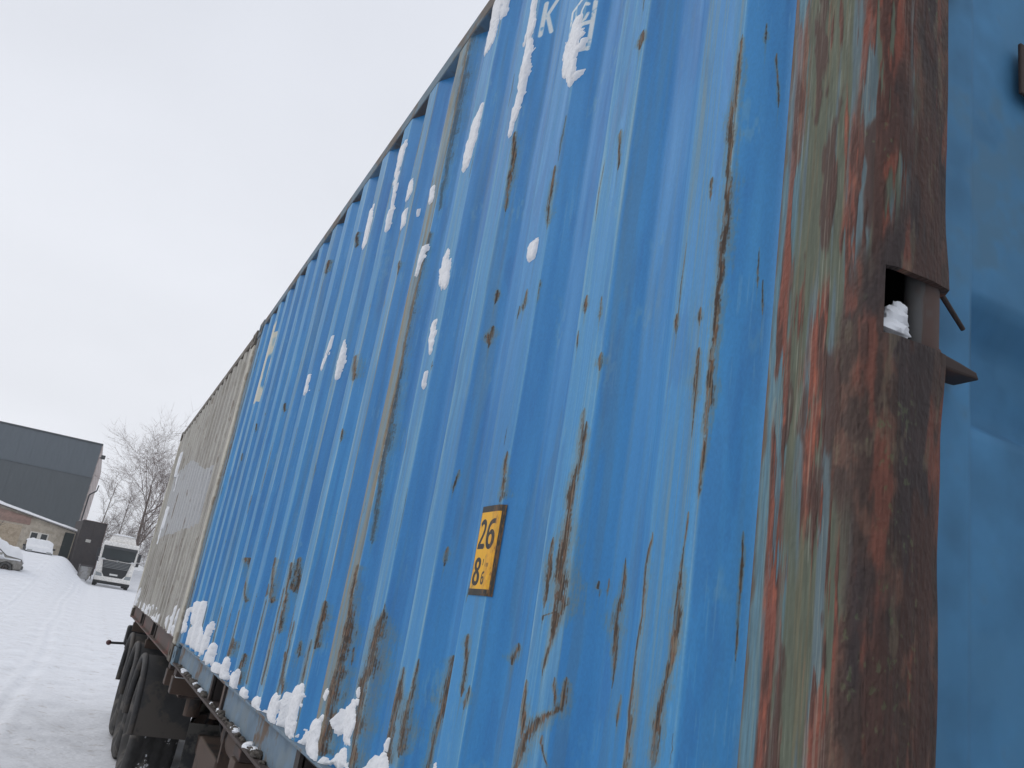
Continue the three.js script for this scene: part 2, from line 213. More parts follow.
// a bent steel plate: outline (x, z) swept up y, with thickness to its inner side
function plate(ptsAt, y0, y1, rows, th, uTotal, uv0 = 0, uv1 = 1) {
  const rowsP = []; for (let j = 0; j <= rows; j++) { const y = lerp(y0, y1, j / rows); rowsP.push([y, ptsAt(y)]); }
  const n = rowsP[0][1].length, S = [0]; { const p = rowsP[0][1]; for (let i = 1; i < n; i++) S.push(S[i - 1] + Math.hypot(p[i][0] - p[i - 1][0], p[i][1] - p[i - 1][1])); }
  const inner = rowsP.map(([y, p]) => p.map((q, i) => { const a = p[Math.max(0, i - 1)], b = p[Math.min(n - 1, i + 1)]; let tx = b[0] - a[0], tz = b[1] - a[1]; const l = Math.hypot(tx, tz) || 1; return [q[0] + tz / l * th, q[1] - tx / l * th]; }));
  const vOf = y => (y - uv0) / (uv1 - uv0);
  const list = [];
  const face = (A, nu, nv) => { const g = gridGeo(nu, nv, A); return g.toNonIndexed(); };
  list.push(face((i, j) => [rowsP[j][1][i][0], rowsP[j][0], rowsP[j][1][i][1], S[i] / uTotal, vOf(rowsP[j][0])], n - 1, rows));
  list.push(face((i, j) => [inner[j][n - 1 - i][0], rowsP[j][0], inner[j][n - 1 - i][1], S[n - 1 - i] / uTotal, vOf(rowsP[j][0])], n - 1, rows));
  for (const j of [0, rows]) list.push(face((i, k) => { const q = (k ? inner : rowsP.map(r => r[1]))[j][i]; return [q[0], rowsP[j][0], q[1], S[i] / uTotal, vOf(rowsP[j][0])]; }, n - 1, 1));
  for (const i of [0, n - 1]) list.push(face((k, j) => { const q = k ? inner[j][i] : rowsP[j][1][i]; return [q[0], rowsP[j][0], q[1], S[i] / uTotal, vOf(rowsP[j][0])]; }, 1, rows));
  return merge(list);
}
const CW = 2.438;
// wall paint of the blue container: horizontal axis runs as the logarithm of the distance from x = LX0 (finer towards the near end)
const LX0 = 0.10, LX1 = 5.86, LOFF = 0.6, LR = Math.log((LX1 + LOFF) / (LX0 + LOFF));
const blueU = x => Math.log((x + LOFF) / (LX0 + LOFF)) / LR;
const BY0 = 0.155, BY1 = 2.53, B0X = 0.60, B0Y = 1.21, BX0 = 0.275;   // origin of the blue container, start of its first rib
function blueWallTexture() {
  const W = 2048, H = 2048, rust = new Float32Array(W * H), halo = new Float32Array(W * H);
  const xOf = i => Math.exp((i + .5) / W * LR) * (LX0 + LOFF) - LOFF, xs = []; for (let i = 0; i < W; i++) xs.push(xOf(i));
  const iOf = x => Math.floor(blueU(clamp(x, LX0 + 1e-4, LX1 - 1e-4)) * W);
  const jOf = y => Math.round((y - BY0) / (BY1 - BY0) * H);
  let seed = 0;
  const streak = (pl, strength = 1, drip = 0.10) => {
    seed++;
    const P = pl.map(([x, y, w]) => [x - B0X, y - B0Y, w]).sort((a, b) => b[1] - a[1]);
    const small = P[0][1] - P[P.length - 1][1] < .055; if (small) { const my = (P[0][1] + P[P.length - 1][1]) / 2; for (const p of P) { p[2] *= .55; p[1] = my + (p[1] - my) * .75; } }
    const top = P[0], bot = P[P.length - 1];
    for (let j = Math.max(0, jOf(bot[1] - drip)); j < Math.min(H, jOf(top[1] + 0.012)); j++) {
      const y = BY0 + (j + .5) / H * (BY1 - BY0);
      let x, w, dr = 0;
      if (y > top[1]) { const t = (y - top[1]) / 0.012; x = top[0]; w = top[2] * Math.sqrt(Math.max(0, 1 - t)); }
      else if (y < bot[1]) { dr = (bot[1] - y) / drip; x = bot[0]; w = bot[2] * (dr < 0.1 ? 1 - dr * 6 : 0.4) * (1 - dr); }
      else { let k = 0; while (k < P.length - 2 && y < P[k + 1][1]) k++; const a = P[k], b = P[k + 1], t = (a[1] - y) / Math.max(1e-6, a[1] - b[1]); x = lerp(a[0], b[0], t); w = lerp(a[2], b[2], t); }
      w *= 0.55 + 0.9 * fbm(y * 26, seed * 3.7, 91); x += (fbm(y * 30, seed * 9.1, 95) - .5) * w * 0.7;
      const hw = Math.max(w * 1.9, 0.004);
      for (let i = iOf(x - hw); i <= Math.min(W - 1, iOf(x + hw)); i++) {
        const d = Math.abs(xs[i] - x) / (w * .5 + 1e-5), n = (fbm(xs[i] * 380, y * 34, seed, 3) - .5) * .75 + (vn(xs[i] * 500, y * 260, seed) - .5) * .3, k = j * W + i;
        if (!dr || dr < 0.12) rust[k] = Math.max(rust[k], strength * ss(0, 0.8, 1.15 - d + n * 2.2));
        halo[k] = Math.max(halo[k], strength * ss(0, 1, 1.25 - d * 0.4 + n * 1.6 - dr) * (dr ? 0.6 * (1 - dr) : 0.75));
      }
    }
  };
  RUST.forEach((pl, i) => streak(pl, i === 33 ? .45 : i === 34 ? .6 : 1));
  // chips and thin runs on the ribs further along
  const r = rng(4242);
  for (let k = 0; k < 19; k++) {
    const rx = B0X + BX0 + k * PITCH; const n = k < 4 ? 4 : 9;
    for (let q = 0; q < n; q++) {
      const x = rx + (r() < 0.65 ? 0.092 * (r() < .5 ? 0.03 : 0.95) : r() * 0.2), y = 1.42 + r() ** 1.3 * 2.25, L = 0.012 + 0.13 * r() ** 3 * (k > 3 ? 2 : 1), w = (0.003 + 0.008 * r() * r()) * (k > 5 ? 1.5 : 1);
      streak([[x, y + L / 2, w * .5], [x + (r() - .5) * .006, y, w], [x, y - L / 2, w * .4]], 0.55 + 0.45 * r(), 0.05 + 0.12 * r());
    }
    if (k > 5 && r() < 0.75) { const y = 1.4 + 0.1 * r(); streak([[rx + 0.05, y + 0.16 + 0.2 * r(), 0.02], [rx + 0.05, y, 0.035]], 0.9, 0.03); }
  }
  const ribTint = []; for (let k = 0; k < 22; k++) ribTint.push([0.3 + 0.7 * r(), r()]);
  ribTint[6] = [1, 3.2]; ribTint[5] = [.85, .3]; ribTint[4] = [.8, .2];
  // lettering and the framed mark near the top
  const white = new Float32Array(W * H);
  const stroke = (x0, y0, x1, y1, w) => {   // thick line in wall metres (world), butt ends
    const ax = x0 - B0X, ay = y0 - B0Y, bx_ = x1 - B0X, by = y1 - B0Y, dx = bx_ - ax, dy = by - ay, L2 = dx * dx + dy * dy;
    for (let j = Math.max(0, jOf(Math.min(ay, by) - w)); j <= Math.min(H - 1, jOf(Math.max(ay, by) + w)); j++) for (let i = iOf(Math.min(ax, bx_) - w); i <= Math.min(W - 1, iOf(Math.max(ax, bx_) + w)); i++) {
      const y = BY0 + (j + .5) / H * (BY1 - BY0), x = xs[i]; const t = clamp(((x - ax) * dx + (y - ay) * dy) / L2), d = Math.hypot(x - ax - t * dx, y - ay - t * dy);
      white[j * W + i] = Math.max(white[j * W + i], ss(w * .5 + .0015, w * .5 - .0015, d));
    }
  };
  // K
  stroke(1.759, 3.312, 1.757, 3.415, 0.014); stroke(1.751, 3.366, 1.726, 3.412, 0.012); stroke(1.747, 3.372, 1.728, 3.312, 0.012);
  // a neighbour letter, mostly under snow
  stroke(1.828, 3.36, 1.832, 3.50, 0.014); stroke(1.800, 3.36, 1.802, 3.50, 0.012); stroke(1.802, 3.36, 1.826, 3.355, 0.012);
  // framed letters T C
  stroke(1.453, 3.070, 1.454, 3.235, 0.012); stroke(1.453, 3.072, 1.52, 3.078, 0.012); stroke(1.532, 3.08, 1.544, 3.228, 0.010); stroke(1.544, 3.228, 1.50, 3.236, 0.010); stroke(1.50, 3.236, 1.454, 3.235, 0.010);
  stroke(1.487, 3.150, 1.454, 3.147, 0.012);
  stroke(1.514, 3.158, 1.524, 3.225, 0.009);
  for (const [p, q] of [[[1.470, 3.203], [1.482, 3.210]], [[1.482, 3.210], [1.493, 3.198]], [[1.493, 3.198], [1.496, 3.173]], [[1.496, 3.173], [1.486, 3.160]], [[1.486, 3.160], [1.474, 3.162]], [[1.474, 3.162], [1.469, 3.175]]]) stroke(...p, ...q, 0.009);
  // cream painted tally panel near the far end
  const cream = (x, y) => { const cx = x + B0X, cy = y + B0Y; const n = (fbm(cx * 14, cy * 14, 301) - .5) * 0.05; return (cx + n > 5.48 && cx + n < 5.93 && cy + n > 2.99 && cy + n < 3.49 - (cx > 5.7 ? -0.09 : 0)) ? ss(0.75, 0.6, fbm(cx * 9, cy * 6, 303)) : 0; };
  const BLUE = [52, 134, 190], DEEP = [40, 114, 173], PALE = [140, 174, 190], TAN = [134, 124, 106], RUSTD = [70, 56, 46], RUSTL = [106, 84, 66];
  const rough = new Uint8Array(W * H * 4), col = new Uint8Array(W * H * 4), o = [0, 0, 0];
  for (let j = 0; j < H; j++) {
    const y = BY0 + (j + .5) / H * (BY1 - BY0);
    for (let i = 0; i < W; i++) {
      const x = xs[i], k = j * W + i, kk = Math.floor((x - BX0) / PITCH), t = (x - BX0) - kk * PITCH;
      const tint = ribTint[clamp(kk + 1, 0, 21)];
      const big = vn(x * 3, y * 2.2, 11), mid = fbm(x * 60, y * 3.5, 21, 3), grain = vn(x * 700, y * 240, 33), sc = vn(x * 420, y * 5, 41);
      o[0] = BLUE[0]; o[1] = BLUE[1]; o[2] = BLUE[2];
      mix3(o, DEEP, clamp(0.5 + (big - .5) * 0.8 + (mid - .5) * 0.9));
      // rubbed, chalky paint on the outer faces and along their edges
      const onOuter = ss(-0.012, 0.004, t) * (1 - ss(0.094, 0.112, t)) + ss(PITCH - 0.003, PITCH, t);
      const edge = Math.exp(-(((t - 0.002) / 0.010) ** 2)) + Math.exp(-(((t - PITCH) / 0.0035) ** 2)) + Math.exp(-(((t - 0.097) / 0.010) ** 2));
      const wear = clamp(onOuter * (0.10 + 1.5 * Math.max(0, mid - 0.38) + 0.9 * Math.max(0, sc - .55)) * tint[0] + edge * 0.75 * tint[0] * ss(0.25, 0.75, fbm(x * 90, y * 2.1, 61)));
      mix3(o, PALE, wear * 0.85); if (x > 1.1) mix3(o, [172, 186, 192], clamp(edge * 0.7 + onOuter * 0.3) * tint[0] * 0.8 * ss(.42, .68, fbm(x * 40, y * 3.4, 63)) * ss(1.1, 2.2, x));  // further along the wall, rib edges and faces are whitened more
      if (tint[1] > 2) mix3(o, TAN, clamp(onOuter * (0.45 + 1.1 * (mid - .4)) + edge * .5));
      else if (tint[1] > 0.6) mix3(o, [132, 132, 122], clamp(onOuter * 1.3 * Math.max(0, sc * .5 + mid * .6 - .5)));
      // dirty rain runs and faint rub marks
      mix3(o, [92, 122, 142], 0.25 * ss(0.52, 0.72, fbm(x * 75, y * 1.1, 161, 3)) * ss(.35, .7, vn(x * 6, y * 1.7, 163)));
      mix3(o, [38, 98, 156], 0.25 * ss(0.60, 0.72, fbm(x * 34 + 9, y * 5, 165, 4)));
      mix3(o, [150, 176, 190], 0.18 * ss(0.80, 0.86, vn(x * 480, y * 16, 167)) * ss(.55, .7, vn(x * 12, y * 5, 169)));
      mix3(o, [110, 150, 172], 0.35 * ss(0.66, 0.8, fbm(x * 16, y * 9, 131, 4)) * ss(.4, .7, vn(x * 250, y * 60, 133)));
      mix3(o, [78, 112, 140], 0.3 * ss(0.62, 0.75, fbm(x * 45 + 4, y * 2.6, 141, 3)));
      if (white[k] > 0) mix3(o, [206, 210, 210], white[k] * (0.97 - 0.6 * ss(.6, .72, fbm(x * 50, y * 50, 171))));
      if (x > 4.7) { const c = cream(x, y); if (c > 0) mix3(o, [196, 192, 176], c * 0.95); }
      const l = 0.97 + 0.06 * grain; o[0] *= l; o[1] *= l; o[2] *= l;
      mix3(o, TAN, halo[k] * 0.7);
      if (rust[k] > 0) {   // scraped, flaking rust: dark rims, striped tan and brown inside
        const q = fbm(x * 160, y * 60, 151, 3), st = vn(x * 520, y * 9, 153) * .6 + vn(x * 900, y * 60, 155) * .4, deep = ss(.35, .95, rust[k]);
        const c = [0, 1, 2].map(i => lerp(RUSTD[i], RUSTL[i], ss(.42, .72, q)));
        mix3(c, [140, 128, 110], deep * .75 * ss(.56, .66, st)); mix3(c, [58, 46, 40], .8 * ss(.46, .36, st)); if (st > .5 && q > .52) mix3(c, [116, 80, 62], .5);
        mix3(o, c, rust[k] * (deep > .2 && vn(x * 300, y * 34, 157) > .74 ? .35 : .92));
      }
      const b4 = k * 4; col[b4] = clamp(o[0], 0, 255); col[b4 + 1] = clamp(o[1], 0, 255); col[b4 + 2] = clamp(o[2], 0, 255); col[b4 + 3] = 255;
      const rg = 255 * clamp(0.55 + 0.16 * mid + 0.4 * rust[k] + 0.25 * halo[k] + 0.2 * wear); rough[b4] = rough[b4 + 1] = rough[b4 + 2] = rg; rough[b4 + 3] = 255;
    }
  }
  const mk = (d, s) => { const t = new THREE.DataTexture(d, W, H); t.magFilter = THREE.LinearFilter; t.minFilter = THREE.LinearMipmapLinearFilter; t.generateMipmaps = true; if (s) t.colorSpace = THREE.SRGBColorSpace; t.needsUpdate = true; return t; };
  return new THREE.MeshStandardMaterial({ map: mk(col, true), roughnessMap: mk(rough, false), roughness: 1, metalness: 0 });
}
function greyWallTexture(L, h) {
  const t = tex(2048, 1024, (u, v, o) => {
    const x = u * L, y = v * h; const kk = Math.floor((x - 0.2) / PITCH), tt = (x - 0.2) - kk * PITCH;
    const a = fbm(x * 2, y * 1.6, 401, 4), s = fbm(x * 22, y * 1.3, 403, 4), g = vn(x * 150, y * 120, 405), d = fbm(x * 7, y * 5, 407, 4);
    o[0] = 160; o[1] = 157; o[2] = 150; mix3(o, [140, 136, 128], clamp(.5 + (a - .5) * 1.6)); mix3(o, [172, 169, 160], 0.8 * ss(.5, .7, s)); mix3(o, [128, 124, 114], 0.6 * ss(.56, .74, d));
    // a repainted rectangle
    const n = (fbm(x * 5, y * 5, 411) - .5) * .05;
    if (x + n > 0.62 && x + n < 5.2 && y + n > 1.03 - (x > 4 ? 0 : 0.0) && y + n < 1.86 - 0.33 * ss(3.4, .8, x)) mix3(o, [168, 170, 173], 0.8);
    const edge = Math.exp(-((tt / 0.010) ** 2)) + Math.exp(-(((tt - 0.098) / 0.010) ** 2)); mix3(o, [170, 160, 142], clamp(edge * 0.6 * ss(.3, .7, fbm(x * 60, y * 3, 417))));
    mix3(o, [96, 84, 72], 0.5 * ss(.66, .75, fbm(x * 20, y * 7, 421, 4)));
    const l = .95 + .1 * g; o[0] *= l; o[1] *= l; o[2] *= l;
  }, true, false);
  return new THREE.MeshStandardMaterial({ map: t, roughness: 0.7 });
}
// corner post paint: teal paint, olive primer, bands of orange and brown rust (u across the bent plate, v up)
const POST_S = 0.36, POST_H = 2.5;
function postTextures() {
  const W = 512, H = 2048, bump = new Uint8Array(W * H * 4);
  const t = tex(W, H, (u, v, o) => {
    const s = u * POST_S, y = v * POST_H, up = ss(1.0, 1.35, y);
    const warp = (fbm(s * 9, y * 1.5, 501, 4) - .5) * .07 + (fbm(s * 90, y * 6, 503, 3) - .5) * .026;
    const q = s - 0.030 + warp, fine = fbm(s * 500, y * 28, 505, 3), blot = fbm(s * 60, y * 8, 507, 5), st = fbm(s * 230, y * 6, 509, 3);
    o[0] = 84; o[1] = 116; o[2] = 130;                                          // teal paint
    mix3(o, [104, 124, 126], 0.6 * ss(.5, .7, st));
    mix3(o, [88, 94, 80], ss(0.034, 0.050, q + (st - .5) * .02));             // olive primer
    mix3(o, [106, 98, 76], ss(0.05, 0.06, q) * ss(.5, .68, st) * .55);
    mix3(o, [90, 108, 116], ss(0.05, 0.06, q) * ss(.5, .62, fbm(s * 60, y * 2.5, 531)) * .85);
    const redA = ss(0.016, 0.026, q) * (1 - ss(0.038, 0.050, q)) * (1 - up * 0.5);
    const thr = lerp(.122, .154, ss(.85, 1.15, y)) - .03 * ss(1.12, .95, y) * ss(.6, .8, y); const redB = ss(thr - .034, thr - .018, q) * (1 - ss(thr + .006, thr + .024, q));
    const rr = clamp(ss(.40, .50, blot + (st - .5) * .6) * (redA * 1.1 + redB) + 0.8 * ss(.60, .70, blot * .6 + st * .4) * ss(.03, .06, q));
    mix3(o, [124, 70, 56], rr * 0.95); mix3(o, [150, 84, 63], rr * ss(.52, .74, fine * .5 + fbm(s * 90, y * 40, 541, 3) * .5) * .75); mix3(o, [78, 52, 45], rr * ss(.54, .38, fbm(s * 120, y * 16, 511, 3)) * .95);
    const dark = ss(thr - .004, thr + .024, q + (blot - .5) * .05); mix3(o, [70, 55, 49], dark); mix3(o, [102, 74, 62], dark * ss(.46, .7, fbm(s * 60, y * 30, 513, 4)) * .8); mix3(o, [58, 50, 50], dark * ss(.48, .62, fbm(s * 25, y * 5, 517)) * .85); mix3(o, [136, 78, 62], dark * ss(.55, .68, fbm(s * 45, y * 9, 519, 5)) * .6); mix3(o, [108, 98, 80], dark * ss(.64, .72, fbm(s * 70, y * 16, 549, 4)) * .5);
    const bl = ss(.56, .64, fbm(s * 34 + 5, y * 7, 521, 5)) * ss(.02, .05, q); mix3(o, [74, 54, 48], bl * .85);
    mix3(o, [96, 110, 76], 0.5 * ss(.68, .76, fbm(s * 150, y * 90, 523, 4)) * ss(.05, .08, q) * ss(.5, .6, fbm(s * 14, y * 5, 543)));
    const scr = ss(.70, .78, vn(s * 900, y * 14, 545)) * ss(.5, .7, vn(s * 60, y * 8, 547)); mix3(o, [150, 152, 140], scr * .35 * (1 - dark * .7));
    const lip = 1 - ss(0.006, 0.014, s - .026 + (fbm(s * 50, y * 18, 527) - .5) * .014); mix3(o, [96, 74, 58], lip * .85);
    const l = .84 + .32 * fine; o[0] *= l; o[1] *= l; o[2] *= l;
    const k = (Math.floor(v * H) * W + Math.floor(u * W)) * 4, hgt = 255 * clamp(.55 - .25 * rr - .2 * bl + (.15 + .35 * dark + .25 * rr) * (fbm(s * 260, y * 130, 529, 3) - .5) - .15 * dark); bump[k] = bump[k + 1] = bump[k + 2] = hgt; bump[k + 3] = 255;
  }, true, false);
  const b = new THREE.DataTexture(bump, W, H); b.magFilter = THREE.LinearFilter; b.minFilter = THREE.LinearFilter; b.needsUpdate = true;
  return new THREE.MeshStandardMaterial({ map: t, bumpMap: b, bumpScale: 0.006, roughness: 0.82 });
}
function channelRail(L, y0, y1, gaps, mats, g, name, webZ) {
  // lower side rail: web with fork openings, a lip above and a flange below
  let x = 0.17; const web = []; const end = L - 0.17;
  for (const [a, b] of gaps) { web.push(bx(x, a, y0 + .012, y1 - .010, webZ, webZ + .006)); x = b; }
  web.push(bx(x, end, y0 + .012, y1 - .010, webZ, webZ + .006));
  const rail = mesh(name, [bx(0.165, end + .005, y1 - .010, y1, -.004, webZ + .03, .003), ...web], mats[0], g);
  mesh('flange', bx(0.165, end + .005, y0, y0 + .012, -.012, webZ + .05, .003), mats[1], rail);
  for (const [a, b] of gaps) mesh('fork_pocket', [bx(a - .05, a, y0 + .013, y1 - .011, webZ - .012, webZ + .55), bx(b, b + .05, y0 + .013, y1 - .011, webZ - .012, webZ + .55), bx(a, b, y1 - .03, y1 - .012, webZ + .004, webZ + .55)], mats[2], rail);
  return rail;
}
function casting(name, x0, x1, y0, y1, z0, z1, mat, g) {   // corner fitting with its oval holes
  const w = x1 - x0, h = y1 - y0, s = new THREE.Shape(); s.moveTo(0, 0); s.lineTo(w, 0); s.lineTo(w, h); s.lineTo(0, h); s.closePath();
  const hole = new THREE.Path(); hole.absellipse(w / 2, h / 2, 0.036, 0.026, 0, Math.PI * 2); s.holes.push(hole);
  const side = new THREE.ExtrudeGeometry(s, { depth: 0.026, bevelEnabled: true, bevelSize: .003, bevelThickness: .003, bevelSegments: 1, bevelOffset: -.003, curveSegments: 10 }); side.translate(x0, y0, z0 < 1 ? z0 : z1 - .026);
  const zz0 = z0 < 1 ? z0 + .03 : z0, zz1 = z0 < 1 ? z1 : z1 - .03;
  return mesh(name, [metreUV(side), bx(x0, x1, y0, y0 + .03, zz0, zz1, .004), bx(x0, x1, y1 - .03, y1, zz0, zz1, .004), bx(x0, x0 + .03, y0 + .031, y1 - .031, zz0, zz1), bx(x1 - .03, x1, y0 + .031, y1 - .031, zz0, zz1)], mat, g);
}
function makeContainer(o) {
  const g = thing('shipping_container', o.label, 'container', o.pos, o.turn), L = o.L, H = 2.57, yb = 0.16, yt = 2.512;
  mesh('side_wall', wallGeo(0.158, L - .158, yb, yt, o.x0, 44, o.uv), o.wall, g);
  { const w = wallGeo(0.158, L - .158, yb, yt, o.x0, 1, (x, y) => [x, y], false); w.scale(1, 1, -1); w.translate(0, 0, CW); flipIndex(w); w.computeVertexNormals(); mesh('side_wall', w, o.plainPaint, g); }
  { // top rails with a roof of shallow cross ribs
    for (const z of [0, CW - .06]) mesh('top_rail', bx(0.165, L - .165, yt - .004, H - .002, z - (z ? 0 : .004), z + .06 + (z ? .004 : 0), .006), o.top, g);
    const n = 28; mesh('roof', gridGeo(n * 4, 1, (i, j) => { const x = lerp(.1, L - .1, i / (n * 4)); return [x, H - .025 + (i % 4 < 2 ? .02 : 0), j ? .061 : CW - .061, x, j * 2]; }), o.plainPaint, g);
    mesh('snow_layer', snowSheet(.12, L - .12, .08, CW - .08, H - .004, .03), M.snow, g);
  }
  channelRail(L, 0.012, 0.161, o.pockets, [o.rail, o.flange, M.chassis], g, 'bottom_rail', .022);
  mesh('bottom_rail', bx(.17, L - .17, .012, .161, CW - .06, CW - .01), o.rail, g);
  for (let x = .32; x < L - .25; x += .305) mesh('cross_member', [bx(x, x + .005, .03, .15, .08, CW - .08), bx(x + .006, x + .045, .03, .036, .08, CW - .08)], M.chassis, g);
  mesh('floor', bx(.1, L - .1, .151, .178, .075, CW - .075), M.dirt, g);
  for (const [x0, x1] of [[-.004, .174], [L - .174, L + .004]]) for (const [z0, z1] of [[-.006, .156], [CW - .156, CW + .006]]) for (const [y0, y1] of [[0, .118], [H - .118, H]]) casting('corner_casting', x0, x1, y0, y1, z0, z1, o.cast, g);
  // end frames
  for (const [i, x] of [[0, .02], [1, L - .12]]) { mesh('end_header', bx(x, x + .1, H - .112, H - .008, .158, CW - .158, .006), o.top, g); mesh('end_sill', bx(x, x + .1, .004, .15, .158, CW - .158, .006), o.rail, g); }
  const post = (x0, x1, z0, z1) => mesh('corner_post', bx(x0, x1, .119, H - .119, z0, z1, .014), o.post, g);
  if (!o.doors) { post(-.002, .16, -.004, .11); post(-.002, .16, CW - .11, CW + .004); mesh('end_wall', bx(.05, .09, .15, H - .11, .111, CW - .111), o.plainPaint, g); }
  else post(-.002, .16, CW - .11, CW + .004);
  post(L - .16, L + .002, -.004, .11); post(L - .16, L + .002, CW - .11, CW + .004);
  mesh('end_wall', bx(L - .09, L - .05, .15, H - .11, .111, CW - .111), o.plainPaint, g);
  return g;
}
function snowSheet(x0, x1, z0, z1, y, th) {
  return (() => { const g = gridGeo(60, 24, (i, j) => { const x = lerp(x0, x1, i / 60), z = lerp(z1, z0, j / 24), e = Math.min(i, 60 - i, 3) / 3 * Math.min(j, 24 - j, 2) / 2; return [x, y - .004 + e * (th * (.4 + 1.2 * fbm(x * 1.7, z * 1.7, 601))), z, x, z]; }); return g; })();
}

// ------------------------------------------------------------------ the blue container
const blueX = BX0;
const blue = makeContainer({
  label: 'worn blue corrugated shipping container, rust-streaked, nearest the camera', pos: [B0X, B0Y, 0.67], turn: 0, L: 5.97, x0: BX0,
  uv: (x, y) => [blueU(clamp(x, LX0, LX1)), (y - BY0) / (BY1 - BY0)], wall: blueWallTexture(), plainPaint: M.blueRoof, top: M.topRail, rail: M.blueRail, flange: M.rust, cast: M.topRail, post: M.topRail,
  pockets: [[1.65, 2.01], [3.62, 3.98]], doors: true,
});
{
  // near corner post with its hinge lugs (a bent plate, cut away round the hinge pin)
  const PM = postTextures();
  const yH0 = 2.147 - B0Y, yH1 = 2.228 - B0Y;
  const prof = (y, zEnd, swell) => {
    const dz = 0.004 * (fbm(y * 3.1, 2, 701) - .5), p = [[.160, .030], [.160, .004], [.157, -.003]];
    for (const x of [.14, .12, .10, .08, .06]) p.push([x, -.003 + 0.003 * (fbm(x * 20, y * 4, 703) - .5)]);
    for (let k = 1; k <= 6; k++) { const a = k / 6 * Math.PI / 2; if (-.003 + .042 - .042 * Math.cos(a) > zEnd) break; p.push([.042 - .042 * Math.sin(a), .039 - .042 * Math.cos(a)]); }
    if (zEnd > .05) { for (const z of [.055, .07, .085]) p.push([-swell * (z - .04) * 8 + 0.002 * (fbm(z * 40, y * 6, 707) - .5), z]); const e = zEnd + dz + .006 * (fbm(y * 7, 9, 709) - .5); p.push([.004 - swell * .5, e - .010], [.012, e - .002], [.03, e], [.055, e]); }
    return p;
  };
    const lower = plate(y => { const e = ss(yH0 - .10, yH0, y); return prof(y, .117 + .004 * e, .006 * e); }, .119, yH0, 60, .009, POST_S, 0, POST_H);
  const upper = plate(y => { const e = 1 - ss(yH1, yH1 + .09, y); return prof(y, .123 + .003 * e, .006 * e); }, yH1, 2.451, 60, .009, POST_S, 0, POST_H);
  const midp = plate(y => { const p = prof(y, .028, 0); return p; }, yH0, yH1, 8, .009, POST_S, 0, POST_H);
  const post = mesh('corner_post', [lower, upper, midp], PM, blue); post.userData.label = 'heavily rusted door post with flaking teal and olive paint';
  mesh('inner_channel', [bx(.100, .108, .12, 2.45, .008, .128), bx(.062, .0995, .12, 2.45, .121, .128)], M.black, post);  // black colour puts the shade of the hinge slot into this plate
  const hp = (yc) => {
    const hinge = mesh('hinge', merge([cyl([.026, yc - .075, .101], [.026, yc + .075, .101], .0190, .0190, 20), cyl([.026, yc - .0405, .101], [.026, yc - .034, .101], .0215, .0215, 20)]), M.hinge, blue);
    mesh('hinge_blade', prism([[.10, yc - .036], [.140, yc - .040], [.168, yc - .044], [.172, yc - .052], [.140, yc - .054], [.10, yc - .054]], .004, .040, 'x', .003), M.rust, hinge);
    return hinge;
  };
  M.hinge = mottled([98, 98, 98], [86, 68, 62], .35, 81);
  const hm = hp((yH0 + yH1) / 2); mesh('split_pin', cyl([.02, 2.238 - B0Y, .120], [.03, 2.207 - B0Y, .178], .0035, .003, 8), M.rust, hm);
  for (const y of [.35, 1.55, 2.25]) hp(y);
  mesh('snow_lump', [snowBlob(.020, .966, .050, .012, .016, .017, 5), snowBlob(.018, .952, .045, .013, .013, .022, 8), snowBlob(.022, .978, .058, .009, .011, .010, 3)], M.crust, post);

  // two door leaves with shallow troughs, lock rods and handles
  const trough = (y, z, zl, zr) => { let d = 0; for (const yt of [1.82, 1.067, .31]) { const a = clamp((yt - y) / .045) * (1 - clamp((yt - .150 - y) / .03)); d = Math.max(d, a); } return (.010 + .042 * d) * ss(zl, zl + .008, z) * (1 - ss(zr - .03, zr, z)); };
  for (const [z0, z1] of [[.122, 1.212], [1.226, CW - .122]]) {
    const ys = []; for (let y = .155; y < 2.445; y += .012) ys.push(y); ys.push(2.45);
    const zs = []; for (let z = z0; z < z1 - .004; z += (z < z0 + .12 || z > z1 - .14) ? .006 : .04) zs.push(z); zs.push(z1);
    const leaf = gridGeo(zs.length - 1, ys.length - 1, (i, j) => { const z = zs[i], y = ys[j]; return [.044 + trough(y, z, z0 + .092, z1 - .09) + .002 * (fbm(z * 5, y * 5, 721) - .5), y, z, z, y]; });
    flipIndex(leaf); leaf.computeVertexNormals();
    const door = mesh('door', leaf, M.blueDoor, blue);
    mesh('gasket', [bx(.05, .07, .155, 2.45, z0 - .008, z0 + .006), bx(.05, .07, .155, 2.45, z1 - .006, z1 + .004)], M.black, door);
    if (z0 < 1) mesh('rod_guide', bx(.037, .0425, 1.40, 1.485, .306, .42, .002), M.rust, door);
    for (const f of [.32, .78]) {
      const z = lerp(z0, z1, f); mesh('lock_rod', cyl([.012, .12, z], [.012, 2.48, z], .017, .017, 12), M.rim, door);
      mesh('rod_bracket', [.4, 1.0, 1.44, 2.1].map(y => bx(-.008, .042, y - .03, y + .03, z - .035, z + .035, .006)), M.rust, door);
    }
  }
}
function snowBlob(x, y, z, rx, ry, rz, seed) { const g = new THREE.IcosahedronGeometry(1, 3); const p = g.attributes.position; for (let i = 0; i < p.count; i++) { const v = [p.getX(i), p.getY(i), p.getZ(i)]; const n = .45 + 1.1 * fbm(v[0] * 2.6 + v[2] * 1.9 + seed * 7, v[1] * 2.6 + v[2] * 1.1, 801, 4); p.setXYZ(i, x + v[0] * rx * n, y + v[1] * ry * n, z + v[2] * rz * n); } g.computeVertexNormals(); return toCreasedNormals(g, 1); }
